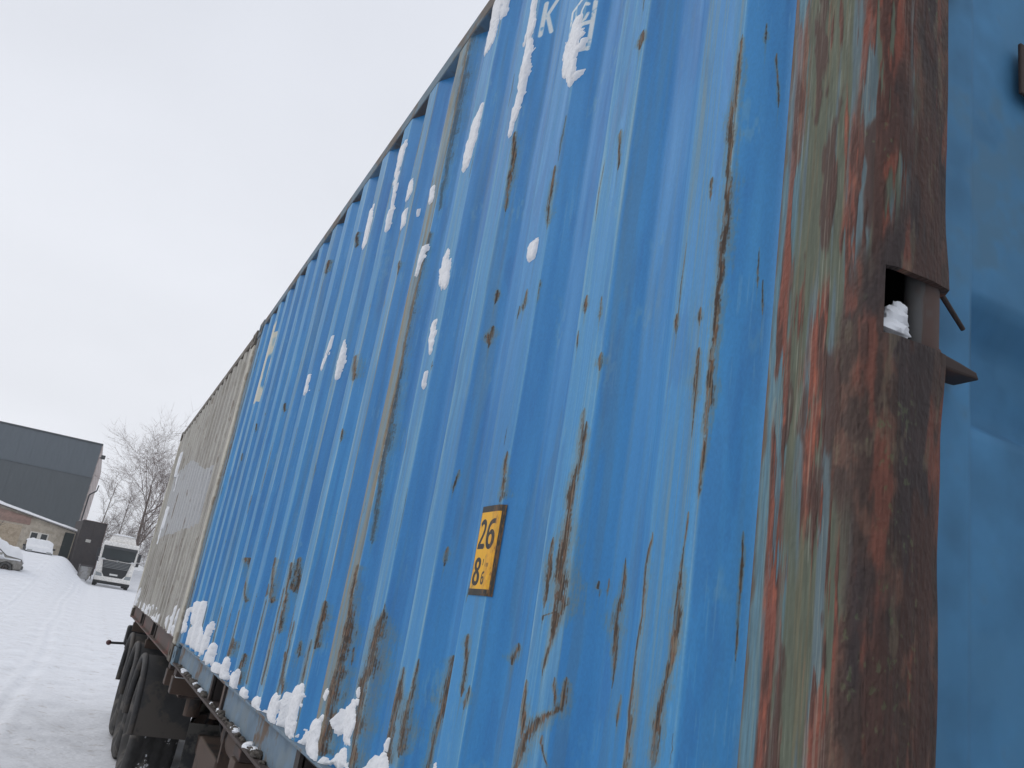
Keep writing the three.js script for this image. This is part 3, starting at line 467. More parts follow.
// snow stuck to the wall, draped over the ribs
function drape(parent, f, xa, xb, ya, yb, thick, seed, edge) {
  const cx = Math.max(.0035, Math.min(.012, (xa + B0X) * .0022)), cy = .005;
  const nu = Math.max(4, Math.ceil((xb - xa) / cx)), nv = Math.max(4, Math.ceil((yb - ya) / cy)), F = [];
  const xOf = i => lerp(xa, xb, i / nu), yOf = j => lerp(ya, yb, j / nv);
  for (let j = 0; j <= nv; j++) for (let i = 0; i <= nu; i++) { const x = xOf(i), y = yOf(j); F.push(f(x, y)); }
  const at = (i, j) => F[j * (nu + 1) + i];
  const keep = (i, j) => Math.max(at(i, j), at(i + 1, j), at(i, j + 1), at(i + 1, j + 1)) > 0;
  const g = gridGeo(nu, nv, (i, j) => { const x = xOf(i), y = yOf(j), v = at(i, j); const t = v > 0 ? thick * Math.sqrt(clamp(v / edge)) * (.55 + .9 * fbm(x * 45, y * 45, seed)) + .0015 : -.002; return [x, y, dep(x, blueX) + wavy(x, y) - t, x * 2, y * 2]; }, keep);
  if (g.index.count) mesh('snow_patch', g, M.snow, parent);
}
SNOW_STRIPS.forEach((pl, q) => {
  const P = pl.map(([x, y, w]) => [x - B0X, y - B0Y, w]).sort((a, b) => b[1] - a[1]), T = P[0], Bt = P[P.length - 1], wm = Math.max(...P.map(p => p[2]));
  const xs = P.map(p => p[0]);
  drape(blue, (x, y) => {
    let k = 0; while (k < P.length - 2 && y < P[k + 1][1]) k++; const a = P[k], b = P[k + 1], t = clamp((a[1] - y) / (a[1] - b[1])); const xc = lerp(a[0], b[0], t), w = lerp(a[2], b[2], t) * (q > 1 && q < 6 ? .36 : .44);
    const n = ((fbm(x * 60, y * 10, 900 + q, 4) - .5) * 1.8 + (fbm(x * 60, y * 55, 980 + q, 3) - .5) * .9) * w, over = Math.max(0, y - T[1], Bt[1] - y) * 1.6;
    return w - Math.hypot(x - xc, over) + n;
  }, Math.min(...xs) - wm, Math.max(...xs) + wm, Bt[1] - .03, Math.min(2.508, T[1] + .03), .006, 940 + q, wm * .4);
});
SNOW_PILES.forEach((pl, q) => {
  const P = pl.map(([x, y]) => [x - B0X, y - B0Y]); const xs = P.map(p => p[0]), ys = P.map(p => p[1]);
  const sd = (x, y) => { let d = 1e9, inside = false; for (let i = 0, j = P.length - 1; i < P.length; j = i++) { const [ax, ay] = P[i], [bx_, by] = P[j]; const ex = bx_ - ax, ey = by - ay, t = clamp(((x - ax) * ex * .16 + (y - ay) * ey) / (ex * ex * .16 + ey * ey + 1e-9)); d = Math.min(d, Math.hypot((x - ax - t * ex) * .4, y - ay - t * ey)); if ((ay > y) !== (by > y) && x < (bx_ - ax) * (y - ay) / (by - ay) + ax) inside = !inside; } return inside ? d : -d; };
  const low = Math.min(...ys) < .175;
  drape(blue, (x, y) => sd(x, y) + (fbm(x * 30, y * 34, 1000 + q, 5) - .5) * .024 + .002, Math.max(.17, Math.min(...xs) - .05), Math.min(5.8, Math.max(...xs) + .05), Math.max(.1615, Math.min(...ys) - .02), Math.max(...ys) + .02, low ? .010 : .006, 1040 + q, .02);
});
// snow and dirt lying along the flange of the lower rail
{ const r = rng(91); const list = []; for (let i = 0; i < 120; i++) { const x = .5 + r() * 5, s = .008 + .014 * r(); if (r() < .22) list.push(snowBlob(x, .024 + s * .3, .004 + .012 * r(), s * 2, s * .8, s, i)); } const m = mesh('snow_crumbs', merge(list), M.crust, blue); m.userData.kind = 'stuff';
  const l2 = []; for (let i = 0; i < 140; i++) { const x = .3 + r() * 5.3, s = .006 + .012 * r(); l2.push(snowBlob(x, .024 + s * .3, .002 + .012 * r(), s * 1.6, s * .9, s, i + 300)); } const d = mesh('dirt_crumbs', merge(l2), M.dirt, blue); d.userData.kind = 'stuff'; }

// yellow height sticker following the ribs
{
  const x0 = 1.462 - B0X, x1 = 1.558 - B0X, y0 = 1.835 - B0Y, y1 = 2.010 - B0Y;
  const c = document.createElement('canvas'); c.width = 512; c.height = 704; const k = c.getContext('2d');
  k.fillStyle = '#1d1c1a'; k.fillRect(0, 0, 512, 704); k.fillStyle = '#e2a81e'; k.fillRect(8, 50, 452, 604);
  k.fillStyle = '#1b1a18'; k.textBaseline = 'alphabetic'; k.font = 'bold 250px sans-serif';
  const put = (s, x, y, w, h) => { k.save(); k.translate(x, y); const m = k.measureText(s).width; k.scale(w / m, h / 250); k.fillText(s, 0, 0); k.restore(); };
  put('2', 16, 345, 190, 330); put('6', 205, 345, 225, 330); k.fillRect(184, 312, 22, 26);
  put('8', 20, 628, 205, 300); k.font = 'bold 250px sans-serif'; put("'", 235, 560, 36, 190); put('6', 250, 620, 90, 140); put('"', 330, 540, 60, 120);
  const im = k.getImageData(0, 0, 512, 704).data, d = new Uint8Array(512 * 704 * 4);
  for (let j = 0; j < 704; j++) for (let i = 0; i < 512; i++) { const s = (j * 512 + i) * 4, t = ((703 - j) * 512 + i) * 4; const a = fbm(i * .02, j * .012, 1101, 4), b = fbm(i * .09, j * .03, 1103, 3); const o = [im[s], im[s + 1], im[s + 2]]; const paper = o[0] > 120 ? 1 : .25; mix3(o, [176, 136, 60], .4 * paper * ss(.5, .7, a)); mix3(o, [120, 90, 58], .8 * paper * ss(.66, .74, b * .6 + a * .4)); if (i > 300) mix3(o, [196, 120, 30], .35 * ss(.4, .6, b)); d[t] = o[0]; d[t + 1] = o[1]; d[t + 2] = o[2]; d[t + 3] = 255; }
  const t = new THREE.DataTexture(d, 512, 704); t.colorSpace = THREE.SRGBColorSpace; t.magFilter = THREE.LinearFilter; t.minFilter = THREE.LinearMipmapLinearFilter; t.generateMipmaps = true; t.needsUpdate = true;
  // letters read with the far end on the left
  const g = gridGeo(50, 4, (i, j) => { const x = lerp(x0, x1, i / 50), y = lerp(y0, y1, j / 4); return [x, y, dep(x, blueX) + wavy(x, y) - .0018, 1 - i / 50, j / 4]; });
  const s = mesh('height_sticker', g, new THREE.MeshStandardMaterial({ map: t, roughness: .55 }), blue); s.userData.label = 'yellow sticker with black figures';
}

// ------------------------------------------------------------------ the grey container behind it on the same trailer
{
  const L = 6.06; const x0 = .2;
  const grey = makeContainer({ label: 'dirty grey shipping container behind the blue one on the trailer', pos: [6.72, 1.205, .672], turn: .0066, L, x0, uv: (x, y) => [x / L, y / 2.57], wall: greyWallTexture(L, 2.57), plainPaint: M.greyDark, top: M.greyDark, rail: M.redRail, flange: M.redRail, cast: M.greyDark, post: M.greyPost, pockets: [[2.0, 2.36], [3.8, 4.16]] });
  const r = rng(33);
  const dr = (xc, yc, w, h, q) => { const cx = .01, cy = .008, nu = Math.ceil((w + .06) / cx), nv = Math.ceil((h + .04) / cy), xa = xc - w / 2 - .03, ya = Math.max(.1615, yc - h / 2 - .02); const f = (x, y) => Math.min((w / 2 - Math.abs(x - xc - (y - yc) * .0)) / w * 2, (h / 2 - Math.abs(y - yc)) / h * 2 + .15) + (fbm(x * 14, y * 14, 1200 + q, 4) - .5) * 1.5; const at = (i, j) => f(xa + i * cx, ya + j * cy);
    const g = gridGeo(nu, nv, (i, j) => { const x = xa + i * cx, y = ya + j * cy, v = at(i, j), t = v > 0 ? .016 * Math.sqrt(clamp(v * 2)) + .001 : -.002; return [x, y, dep(x, x0) + wavy(x, y) - t, x, y]; }, (i, j) => Math.max(at(i, j), at(i + 1, j + 1), at(i + 1, j), at(i, j + 1)) > 0); if (g.index.count) mesh('snow_patch', g, M.snow, grey); };
  let q = 0;
  for (const [x, y, w, h] of [[5.1, 2.0, .22, .30], [4.6, 1.72, .16, .22], [4.75, 1.28, .2, .25], [4.9, 1.07, .2, .2]]) dr(x, y, w, h, q++);
  for (let k = 0; k < 17; k++) { if (k > 4 && k < 16 || k < 3) dr(x0 + k * PITCH + .2, .17 + .02 * r(), .12 + .1 * r(), .05 + .12 * r(), q++); }
  for (const x of [5.5, 5.7, .35, .6]) dr(x, .22, .12, .24, q++);
}

// ------------------------------------------------------------------ the trailer under both containers
const tyreGeo = (() => {   // tyre with tread, axis along z, centred
  const R = .525, prof = [[.30, -.10], [.335, -.128], [.40, -.142], [.46, -.140], [.498, -.128], [R - .008, -.118]];
  const cols = [...prof]; const T = 15; for (let k = 0; k <= T; k++) cols.push([R, lerp(-.108, .108, k / T), k]);
  for (const p of prof.slice().reverse()) cols.push([p[0], -p[1]]);
  const n = 132;
  return gridGeo(cols.length - 1, n, (i, j) => {
    const c = cols[i], a = j / n * Math.PI * 2; let r = c[0];
    if (c.length > 2) { const k = c[2]; if (k === 3 || k === 7 || k === 8 || k === 12) r -= .014; else if ((j + (k < 5 ? 0 : k < 11 ? 2 : 1)) % 4 === 0) r -= .012; }
    return [Math.sin(a) * r, -Math.cos(a) * r, c[1], j / n * 3.3, i / cols.length * .8];
  });
})();
const tyreMat = (() => {
  const t = tex(512, 512, (u, v, o) => { const a = tfb(u, v, 6, 1301, 4), b = tfb(u, v, 48, 1303, 3); const l = 44 + 26 * (a - .4) + 14 * (b - .5); o[0] = l + 2; o[1] = l + 1; o[2] = l; mix3(o, [112, 106, 98], .55 * ss(.52, .7, a)); if (v > .26 && v < .76) mix3(o, [214, 216, 220], ss(.60, .66, b) * ss(.45, .55, a)); });
  return new THREE.MeshStandardMaterial({ map: t, roughness: .88 });
})();
const rimGeo = metreUV(new THREE.LatheGeometry([[.06, .02], [.13, .02], [.15, -.04], [.20, -.05], [.245, -.04], [.26, .06], [.285, .10], [.305, .115], [.30, .098]].map(p => new THREE.Vector2(p[0], -p[1])), 36).rotateX(-Math.PI / 2));
M.guard = mottled([56, 56, 57], [78, 73, 68], .35, 1351);
const trailer = thing('semi_trailer', 'dark dirty container trailer with three axles carrying the blue and grey containers', 'trailer', [0, 0, 0]);
{
  const zc = .67 + CW / 2, zi = z => zc + z;
  for (const s of [-1, 1]) {
    const z = zi(s * .5);
    mesh('main_beam', [bx(.5, 12.7, 1.135, 1.155, z - .075, z + .075), bx(.5, 12.7, .70, .72, z - .075, z + .075), bx(.5, 12.7, .721, 1.134, z - .006, z + .006)], M.chassis, trailer);
  }
  for (const x of [.72, 3.6, 6.38, 6.86, 9.6, 12.55]) {
    const m = mesh('cross_beam', [bx(x - .07, x + .07, 1.02, 1.13, zi(-.42), zi(.42), .006), bx(x - .06, x + .06, 1.04, 1.15, zi(-1.21), zi(-.58), .006), bx(x - .06, x + .06, 1.04, 1.15, zi(.58), zi(1.21), .006)], M.chassis, trailer);
    for (const s of [-1, 1]) mesh('twist_lock', [bx(x - .075, x + .075, 1.152, 1.195, zi(s * 1.13) - .07, zi(s * 1.13) + .07, .006), cyl([x, 1.196, zi(s * 1.13)], [x, 1.25, zi(s * 1.13)], .03, .022, 10), cyl([x, 1.02, zi(s * 1.13)], [x, 1.10, zi(s * 1.13) - s * .1], .012)], M.rust, m);
  }
  const axles = [8.42, 9.73, 11.04];
  for (const x of axles) {
    mesh('axle', [cyl([x, .525, zi(-.95)], [x, .525, zi(.95)], .07, .07, 14), bx(x - .45, x + .45, .56, .63, zi(-.55), zi(-.47)), bx(x - .45, x + .45, .56, .63, zi(.47), zi(.55))], M.chassis, trailer);
    for (const s of [-1, 1]) for (const off of [1.05]) {
      const w = new THREE.Group(); w.name = 'wheel'; w.position.set(x, .525, zi(s * off)); w.rotation.z = x * 3 + off; w.scale.z = 1.36; if (s > 0) w.rotation.y = Math.PI; trailer.add(w);
      mesh('tyre', tyreGeo, tyreMat, w); mesh('rim', rimGeo, M.rim, w);
      if (off > 1) { const nuts = []; for (let k = 0; k < 10; k++) { const a = k / 10 * Math.PI * 2; nuts.push(cyl([Math.cos(a) * .17, Math.sin(a) * .17, .03], [Math.cos(a) * .17, Math.sin(a) * .17, .0], .016, .016, 6)); } mesh('hub', [cyl([0, 0, .06], [0, 0, -.05], .09, .075, 18), ...nuts], M.chassis, w); }
    }
  }
  for (const x of axles) for (const s of [-1, 1]) {   // rounded mudguards with a rolled outer edge
    const R = .578, f = new THREE.CylinderGeometry(R, R, .44, 40, 1, true, -Math.PI / 2, Math.PI); f.rotateX(-Math.PI / 2);
    const arc = new THREE.TorusGeometry(R - .016, .028, 10, 40, Math.PI); arc.translate(0, 0, -.22);
    const fi = new THREE.CylinderGeometry(R - .01, R - .01, .44, 40, 1, true, -Math.PI / 2, Math.PI); fi.rotateX(-Math.PI / 2);
    const list = [f, fi, arc].map(g => { g = g.index ? g.toNonIndexed() : g; if (s > 0) g.rotateY(Math.PI); g.translate(x, .525, zi(s * 1.04)); return metreUV(g); });
    mesh('mudguard', list, M.guard, trailer);
  }
  // mud flap behind, valve gear, air tanks, tool box, side rail and support legs
  mesh('air_tank', [cyl([5.2, .86, zi(-.72)], [6.1, .86, zi(-.72)], .13, .13, 20), bx(5.35, 5.40, .72, 1.03, zi(-.86), zi(-.58)), bx(5.9, 5.95, .72, 1.03, zi(-.86), zi(-.58))], M.chassis, trailer);
  mesh('spare_wheel_carrier', [bx(4.5, 4.56, .55, 1.1, zi(-.95), zi(-.88)), bx(3.4, 3.46, .55, 1.1, zi(-.95), zi(-.88)), bx(3.4, 4.56, .55, .60, zi(-.95), zi(-.3)), cyl([3.98, .62, zi(-.6)], [3.98, .86, zi(-.6)], .5, .5, 30)], M.chassis, trailer);
  for (const s of [-1, 1]) mesh('support_leg', [bx(2.7, 2.84, .30, 1.13, zi(s * .75) - .07, zi(s * .75) + .07, .008), bx(2.73, 2.81, .1, .3, zi(s * .75) - .04, zi(s * .75) + .04), bx(2.62, 2.92, .06, .1, zi(s * .75) - .14, zi(s * .75) + .14, .01), cyl([2.77, .72, zi(s * .82)], [2.77, .72, zi(s * 1.05)], .016)], M.chassis, trailer);
  mesh('mud_flap', bx(11.85, 11.862, .34, 1.0, zi(-1.2), zi(-.6)), M.rubber, trailer); mesh('mud_flap', bx(7.72, 7.732, .16, .68, zi(-.84), zi(-.42)), M.rubber, trailer);
  for (const x of axles) for (const s of [-1, 1]) { mesh('brake_chamber', [cyl([x - .32, .62, zi(s * .68)], [x - .16, .62, zi(s * .68)], .085, .085, 16), cyl([x - .16, .62, zi(s * .68)], [x, .58, zi(s * .68)], .018)], M.chassis, trailer); mesh('air_spring', cyl([x + .38, .64, zi(s * .5)], [x + .38, .74, zi(s * .5)], .13, .12, 16), M.rubber, trailer); }
  const tb = mesh('tool_box', bx(6.0, 6.9, .30, .72, zi(-.86), zi(-.1), .02), M.chassis, trailer); mesh('latch', bx(6.4, 6.5, .5, .56, zi(-.875), zi(-.86)), M.rim, tb); mesh('box_strap', [bx(6.1, 6.14, .72, 1.0, zi(-.6), zi(-.56)), bx(6.75, 6.79, .72, 1.0, zi(-.6), zi(-.56))], M.chassis, trailer);
  mesh('hanger_bracket', [bx(7.55, 7.75, .42, .70, zi(-.56), zi(-.46), .01), bx(7.58, 7.72, .46, .60, zi(-.75), zi(-.56), .01)], M.chassis, trailer);
  mesh('air_hose', new THREE.TubeGeometry(new THREE.CatmullRomCurve3([[5.0, 1.0, -.6], [5.6, .70, -.62], [6.3, .96, -.7], [6.9, .66, -.66], [7.4, .85, -.7], [8.1, .64, -.66]].map(p => new THREE.Vector3(p[0], p[1], zi(p[2])))), 60, .014, 6), M.black, trailer);
  mesh('valve_bracket', [bx(7.2, 7.5, .92, 1.0, zi(-1.05), zi(-.55), .01), cyl([7.35, .78, zi(-.9)], [7.35, .92, zi(-.9)], .06), cyl([7.35, .78, zi(-.7)], [7.35, .92, zi(-.7)], .06)], M.chassis, trailer);
  for (const [x0, x1, y, z0, z1] of [[7.2, 7.5, 1.001, -1.05, -.55], [6.3, 6.45, 1.152, -1.2, -1.06], [3.4, 4.5, .862, -.95, -.4], [5.3, 6.0, .985, -.78, -.66]]) mesh('snow_ledge', snowBed(x0, x1, y, zi(z0), zi(z1), .03, x0 * 10), M.crust, trailer);
  // rear end: lamp box, bumper and side marker lamp on its rubber arm
  mesh('bumper', [bx(12.72, 12.80, .52, .66, zi(-1.1), zi(1.1), .012), bx(12.66, 12.72, .6, .78, zi(-.55), zi(-.45)), bx(12.66, 12.72, .6, .78, zi(.45), zi(.55))], M.chassis, trailer);
  for (const s of [-1, 1]) {
    const b = mesh('tail_lamp', bx(12.55, 12.75, .84, 1.10, zi(s * 1.12) - .14, zi(s * 1.12) + .14, .03), M.black, trailer);
    mesh('lens', bx(12.751, 12.765, .88, 1.06, zi(s * 1.12) - .12, zi(s * 1.12) + .12, .005), plain(0x7a1412, .3), b);
    const a = mesh('marker_lamp', [cyl([12.5, .88, zi(s * 1.2)], [12.5, .86, zi(s * 1.42)], .016, .016, 8), bx(12.47, 12.53, .81, .93, zi(s * 1.2) - .04, zi(s * 1.2) + .04, .01)], M.black, trailer);
    mesh('lens', new THREE.SphereGeometry(.034, 12, 8).translate(12.5, .86, zi(s * 1.44)), plain(0x4a2624, .35), a);
  }
}
function snowBed(x0, x1, y, z0, z1, th, seed) {
  const nu = Math.max(4, Math.ceil((x1 - x0) / .03)), nv = Math.max(4, Math.ceil((z1 - z0) / .03));
  const g = gridGeo(nu, nv, (i, j) => { const x = lerp(x0, x1, i / nu), z = lerp(z1, z0, j / nv), e = Math.sqrt(clamp(Math.min(i, nu - i) / nu * 4)) * Math.sqrt(clamp(Math.min(j, nv - j) / nv * 3)); return [x, y - .004 + e * th * (.3 + 1.3 * fbm(x * 9 + seed, z * 9, 1401)), z, x, z]; }); return g;
}

// ------------------------------------------------------------------ far yard: lorry, dark box, bin, cars, shed, hall, trees
function truck(label, pos, white, snowy) {
  const t = thing('truck', label, 'truck', pos);   // front at x = 0, facing -x
  const dark = plain(0x22262a, .4), grille = plain(0x1b1d1f, .5);
  mesh('cab', [prism([[-1.22, .95], [1.22, .95], [1.24, 2.0], [1.22, 3.0], [1.12, 3.22], [-1.12, 3.22], [-1.22, 3.0], [-1.24, 2.0]], .06, 2.1, 'x', .05), prism([[-1.2, .40], [1.2, .40], [1.22, .96], [-1.22, .96]], .0, .9, 'x', .05)], white, t);
  const ws = mesh('windscreen', prism([[-1.10, 1.92], [1.10, 1.92], [1.12, 2.72], [-1.12, 2.72]], .03, .07, 'x'), plain(0x2c3436, .12, { metalness: .1 }), t);
  mesh('wiper', [cyl([.02, 1.93, -.7], [.02, 2.05, .1], .012, .012, 6), cyl([.02, 1.93, .1], [.02, 2.05, .85], .012, .012, 6)], M.black, ws);
  mesh('sun_visor', prism([[.0, 2.78], [-.18, 2.68], [-.20, 2.72], [.02, 2.9]], -1.14, 1.14, 'z'), dark, t);
  mesh('roof_deflector', prism([[-.95, 3.2], [.95, 3.2], [.80, 3.62], [.55, 3.74], [-.55, 3.74], [-.80, 3.62]], .35, 1.9, 'x', .08), white, t);
  mesh('snow_layer', snowBed(.2, 1.95, 3.71, -.78, .78, .10, 3), M.snow, t);
  const gr = mesh('grille', prism([[-.95, 1.86], [.95, 1.86], [.80, 1.0], [.62, .74], [-.62, .74], [-.80, 1.0]], -.015, .03, 'x'), grille, t);
  for (let k = 0; k < 5; k++) mesh('slat', bx(-.04, -.016, 1.36 + k * .10, 1.395 + k * .10, -.86, .86, .005), plain(0x8c8f90, .4, { metalness: .6 }), gr);
  mesh('number_plate', bx(-.03, -.016, .86, .98, -.27, .27), plain(0xd8d8d4, .5), gr);
  mesh('badge', new THREE.TorusGeometry(.07, .014, 8, 18).rotateY(Math.PI / 2).translate(-.02, 1.9, 0), plain(0xb8babc, .3, { metalness: .7 }), t);
  for (const s of [-1, 1]) {
    mesh('headlight', prism([[s * 1.16, .72], [s * .74, .72], [s * .80, .93], [s * 1.18, .98]], -.01, .04, 'x'), plain(0x9aa0a2, .15, { metalness: .3 }), t);
    const mir = mesh('mirror', [bx(.0, .12, 2.05, 2.62, s * 1.38 - .1, s * 1.38 + .1, .03), bx(-.0, .1, 1.72, 1.98, s * 1.36 - .09, s * 1.36 + .09, .03), cyl([.08, 2.64, s * 1.2], [.06, 2.60, s * 1.4], .02), cyl([.08, 1.72, s * 1.2], [.06, 1.74, s * 1.4], .02)], dark, t);
    const w = new THREE.Group(); w.name = 'wheel'; w.position.set(1.35, .525, s * 1.08); t.add(w); mesh('tyre', tyreGeo, tyreMat, w); mesh('rim', rimGeo, M.rim, w);
    const w2 = new THREE.Group(); w2.name = 'wheel'; w2.position.set(5.0, .525, s * 1.0); t.add(w2); mesh('tyre', tyreGeo, tyreMat, w2); mesh('rim', rimGeo, M.rim, w2);
    mesh('snow_layer', snowBed(-.02, .4, 1.92, s * 1.0 - .22, s * 1.0 + .22, .09, 5), M.snow, t);
    mesh('fuel_tank', bx(2.5, 3.9, .45, 1.0, s > 0 ? .75 : -1.2, s > 0 ? 1.2 : -.75, .08), M.rim, t);
  }
  mesh('bumper', prism([[-1.22, .22], [1.22, .22], [1.23, .42], [-1.23, .42]], -.04, .4, 'x', .03), M.black, t);
  mesh('frame', [bx(.5, 6.0, .55, .69, -.45, -.37), bx(.5, 6.0, .55, .69, .37, .45), bx(4.2, 5.4, .55, .69, -.36, .36, .02)], M.chassis, t);
}
truck('white lorry cab facing the camera at the end of the yard', [68, groundY(68, 1.48), 1.48], mottled([236, 233, 228], [222, 216, 208], .12, 1501));
truck('unseen grey lorry cab coupled to the container trailer, added behind the camera to shade the door end', [-4.4, groundY(-2, 1.9), .67 + CW / 2], mottled([112, 118, 124], [98, 102, 106], .3, 1551));  // out of view; added to shade the door end and near post
{
  const gx = 73, g = groundY(gx, -.8) - .05, BT = 5.0 - g, t = thing('cargo_box', 'dark brown box body standing left of the white lorry', 'box', [gx, g, -.72], .12);
  const brown = mottled([54, 49, 50], [60, 54, 54], .3, 1601);
  mesh('body', bx(0, 5, .12, BT, -.86, .86, .02), brown, t);
  for (let k = 0; k < 2; k++) mesh('door', bx(-.03, -.001, .2, BT - .1, k ? .01 : -.83, k ? .83 : -.01, .008), brown, t);
  mesh('label_plate', bx(-.045, -.031, BT - 1.6, BT - 1.38, -.30, .06), plain(0xb4b2ac, .6), t);
  mesh('skid', [bx(0, 5, 0, .12, -.8, -.6), bx(0, 5, 0, .12, .6, .8)], M.chassis, t);
  mesh('edge_trim', [bx(-.035, .06, .12, BT + .02, .862, .90), bx(-.035, .06, BT + .002, BT + .04, -.86, .86)], plain(0x6a5a56, .6), t);
  mesh('snow_layer', snowBed(.07, 4.9, BT + .004, -.84, .84, .10, 9), M.snow, t);
}
{
  const x = 67.2, z = -.42, t = thing('waste_bin', 'grey bin with dark lid standing beside the white lorry', 'bin', [x, groundY(x, z), z], .2);
  const grey = mottled([150, 150, 150], [120, 116, 112], .3, 1611);
  mesh('bin_body', prism([[-.32, .1], [.32, .1], [.40, .95], [-.40, .95]], -.3, .3, 'x', .02), grey, t);
  mesh('lid', bx(-.36, .36, .955, 1.05, -.43, .43, .03), plain(0x3a3436, .6), t);
  for (const s of [-1, 1]) mesh('wheel', cyl([.3, .1, s * .28], [.3, .1, s * .34], .1, .1, 14), M.rubber, t);
  mesh('edge_guard', [bx(-.36, -.31, .1, 1.0, -.45, -.41), bx(-.36, -.31, .1, 1.0, .41, .45)], plain(0x3a3436, .6), t);
}
function car(label, pos, turn, tilt, paint, snowTh) {   // length along x
  const t = thing('parked_car', label, 'car', pos, turn, 'snowed-in cars by the shed'); t.rotation.z = tilt;
  const body = prism([[-2.05, .28], [-2.08, .62], [-1.95, .86], [-1.2, .95], [-.62, 1.36], [.85, 1.40], [1.5, .98], [2.0, .90], [2.08, .55], [2.02, .28], [1.65, .26], [1.6, .5], [1.3, .62], [1.0, .5], [.95, .26], [-.95, .26], [-1.0, .5], [-1.3, .62], [-1.6, .5], [-1.65, .26]], -.82, .82, 'z', .09);
  mesh('body', body, paint, t);
  const glass = plain(0x23282b, .12);
  for (const s of [-1, 1]) {
    mesh('side_window', prism([[-1.02, .96], [-.56, 1.28], [.05, 1.31], [.05, .97]], s > 0 ? .815 : -.835, s > 0 ? .835 : -.815, 'z'), glass, t);
    mesh('side_window', prism([[.12, .97], [.12, 1.31], [.78, 1.31], [1.22, 1.0]], s > 0 ? .815 : -.835, s > 0 ? .835 : -.815, 'z'), glass, t);
    mesh('mirror', bx(-.98, -.82, .93, 1.05, s * .93 - .09, s * .93 + .09, .03), paint, t);
    for (const x of [-1.3, 1.3]) { const w = new THREE.Group(); w.name = 'wheel'; w.position.set(x, .3, s * .74); w.scale.set(.58, .58, .7); t.add(w); mesh('tyre', tyreGeo, M.rubber, w); mesh('rim', rimGeo, M.rim, w); }
    mesh('headlight', bx(-2.1, -2.0, .62, .76, s * .6 - .16, s * .6 + .16, .03), plain(0x9a9c9c, .2), t);
    mesh('tail_light', bx(2.02, 2.1, .66, .84, s * .66 - .12, s * .66 + .12, .03), plain(0x6a1c18, .3), t);
  }
  mesh('windscreen', bx(-.02, .0, -.36, .36, -.7, .7).rotateZ(-.95).translate(-.93, 1.17, 0), glass, t);
  mesh('bumper', bx(-2.14, -1.98, .32, .52, -.8, .8, .05), plain(0x4a4a48, .7), t); mesh('bumper', bx(2.0, 2.13, .32, .52, -.8, .8, .05), plain(0x4a4a48, .7), t);
  if (snowTh > .25) for (const s of [-1, 1]) mesh('snow_layer', gridGeo(50, 10, (i, j) => { const x = lerp(-1.9, 1.9, i / 50), f = j / 10, n = fbm(x * 3, f * 2 + s, 1741); const hi = lerp(.72, 1.38, clamp(1 - Math.abs(x) / 1.1) ** .5); return [x, lerp(hi + .1, .66 + .12 * n, f), s * (.78 + .16 * Math.sin(f * Math.PI * .9 + .3) + .05 * n), x, f]; }), M.snow, t);
  // thick snow following the roof, bonnet and boot
  const top = x => { const P = [[-2.05, .70], [-1.95, .87], [-1.2, .96], [-.62, 1.37], [.85, 1.41], [1.5, .99], [2.0, .91], [2.08, .7]]; let k = 0; while (k < P.length - 2 && x > P[k + 1][0]) k++; return lerp(P[k][1], P[k + 1][1], clamp((x - P[k][0]) / (P[k + 1][0] - P[k][0]))); };
  mesh('snow_layer', gridGeo(60, 28, (i, j) => { const x = lerp(-2.1, 2.1, i / 60), z = lerp(.84, -.84, j / 28), e = Math.pow(clamp(Math.min(i, 60 - i) / 5), .5) * Math.pow(clamp(Math.min(j, 28 - j) / 5), .5); return [x, top(x) - .02 + e * snowTh * (.6 + .8 * fbm(x * 2.2 + pos[0], z * 2.2, 1701)), z, x, z]; }), M.snow, t);
  return t;
}
car('snow-covered grey car at the left edge of the picture, nearest the road', [52.6, groundY(52.5, -5) - .26, -5.5], Math.PI / 2 + .2, 0, mottled([150, 147, 142], [126, 122, 116], .3, 1711), .48);
car('small dark car under snow in front of the shed window', [68.5, groundY(67, -3.6) - .62, -3.75], .12, 0, mottled([64, 68, 72], [48, 50, 52], .3, 1721), .16);

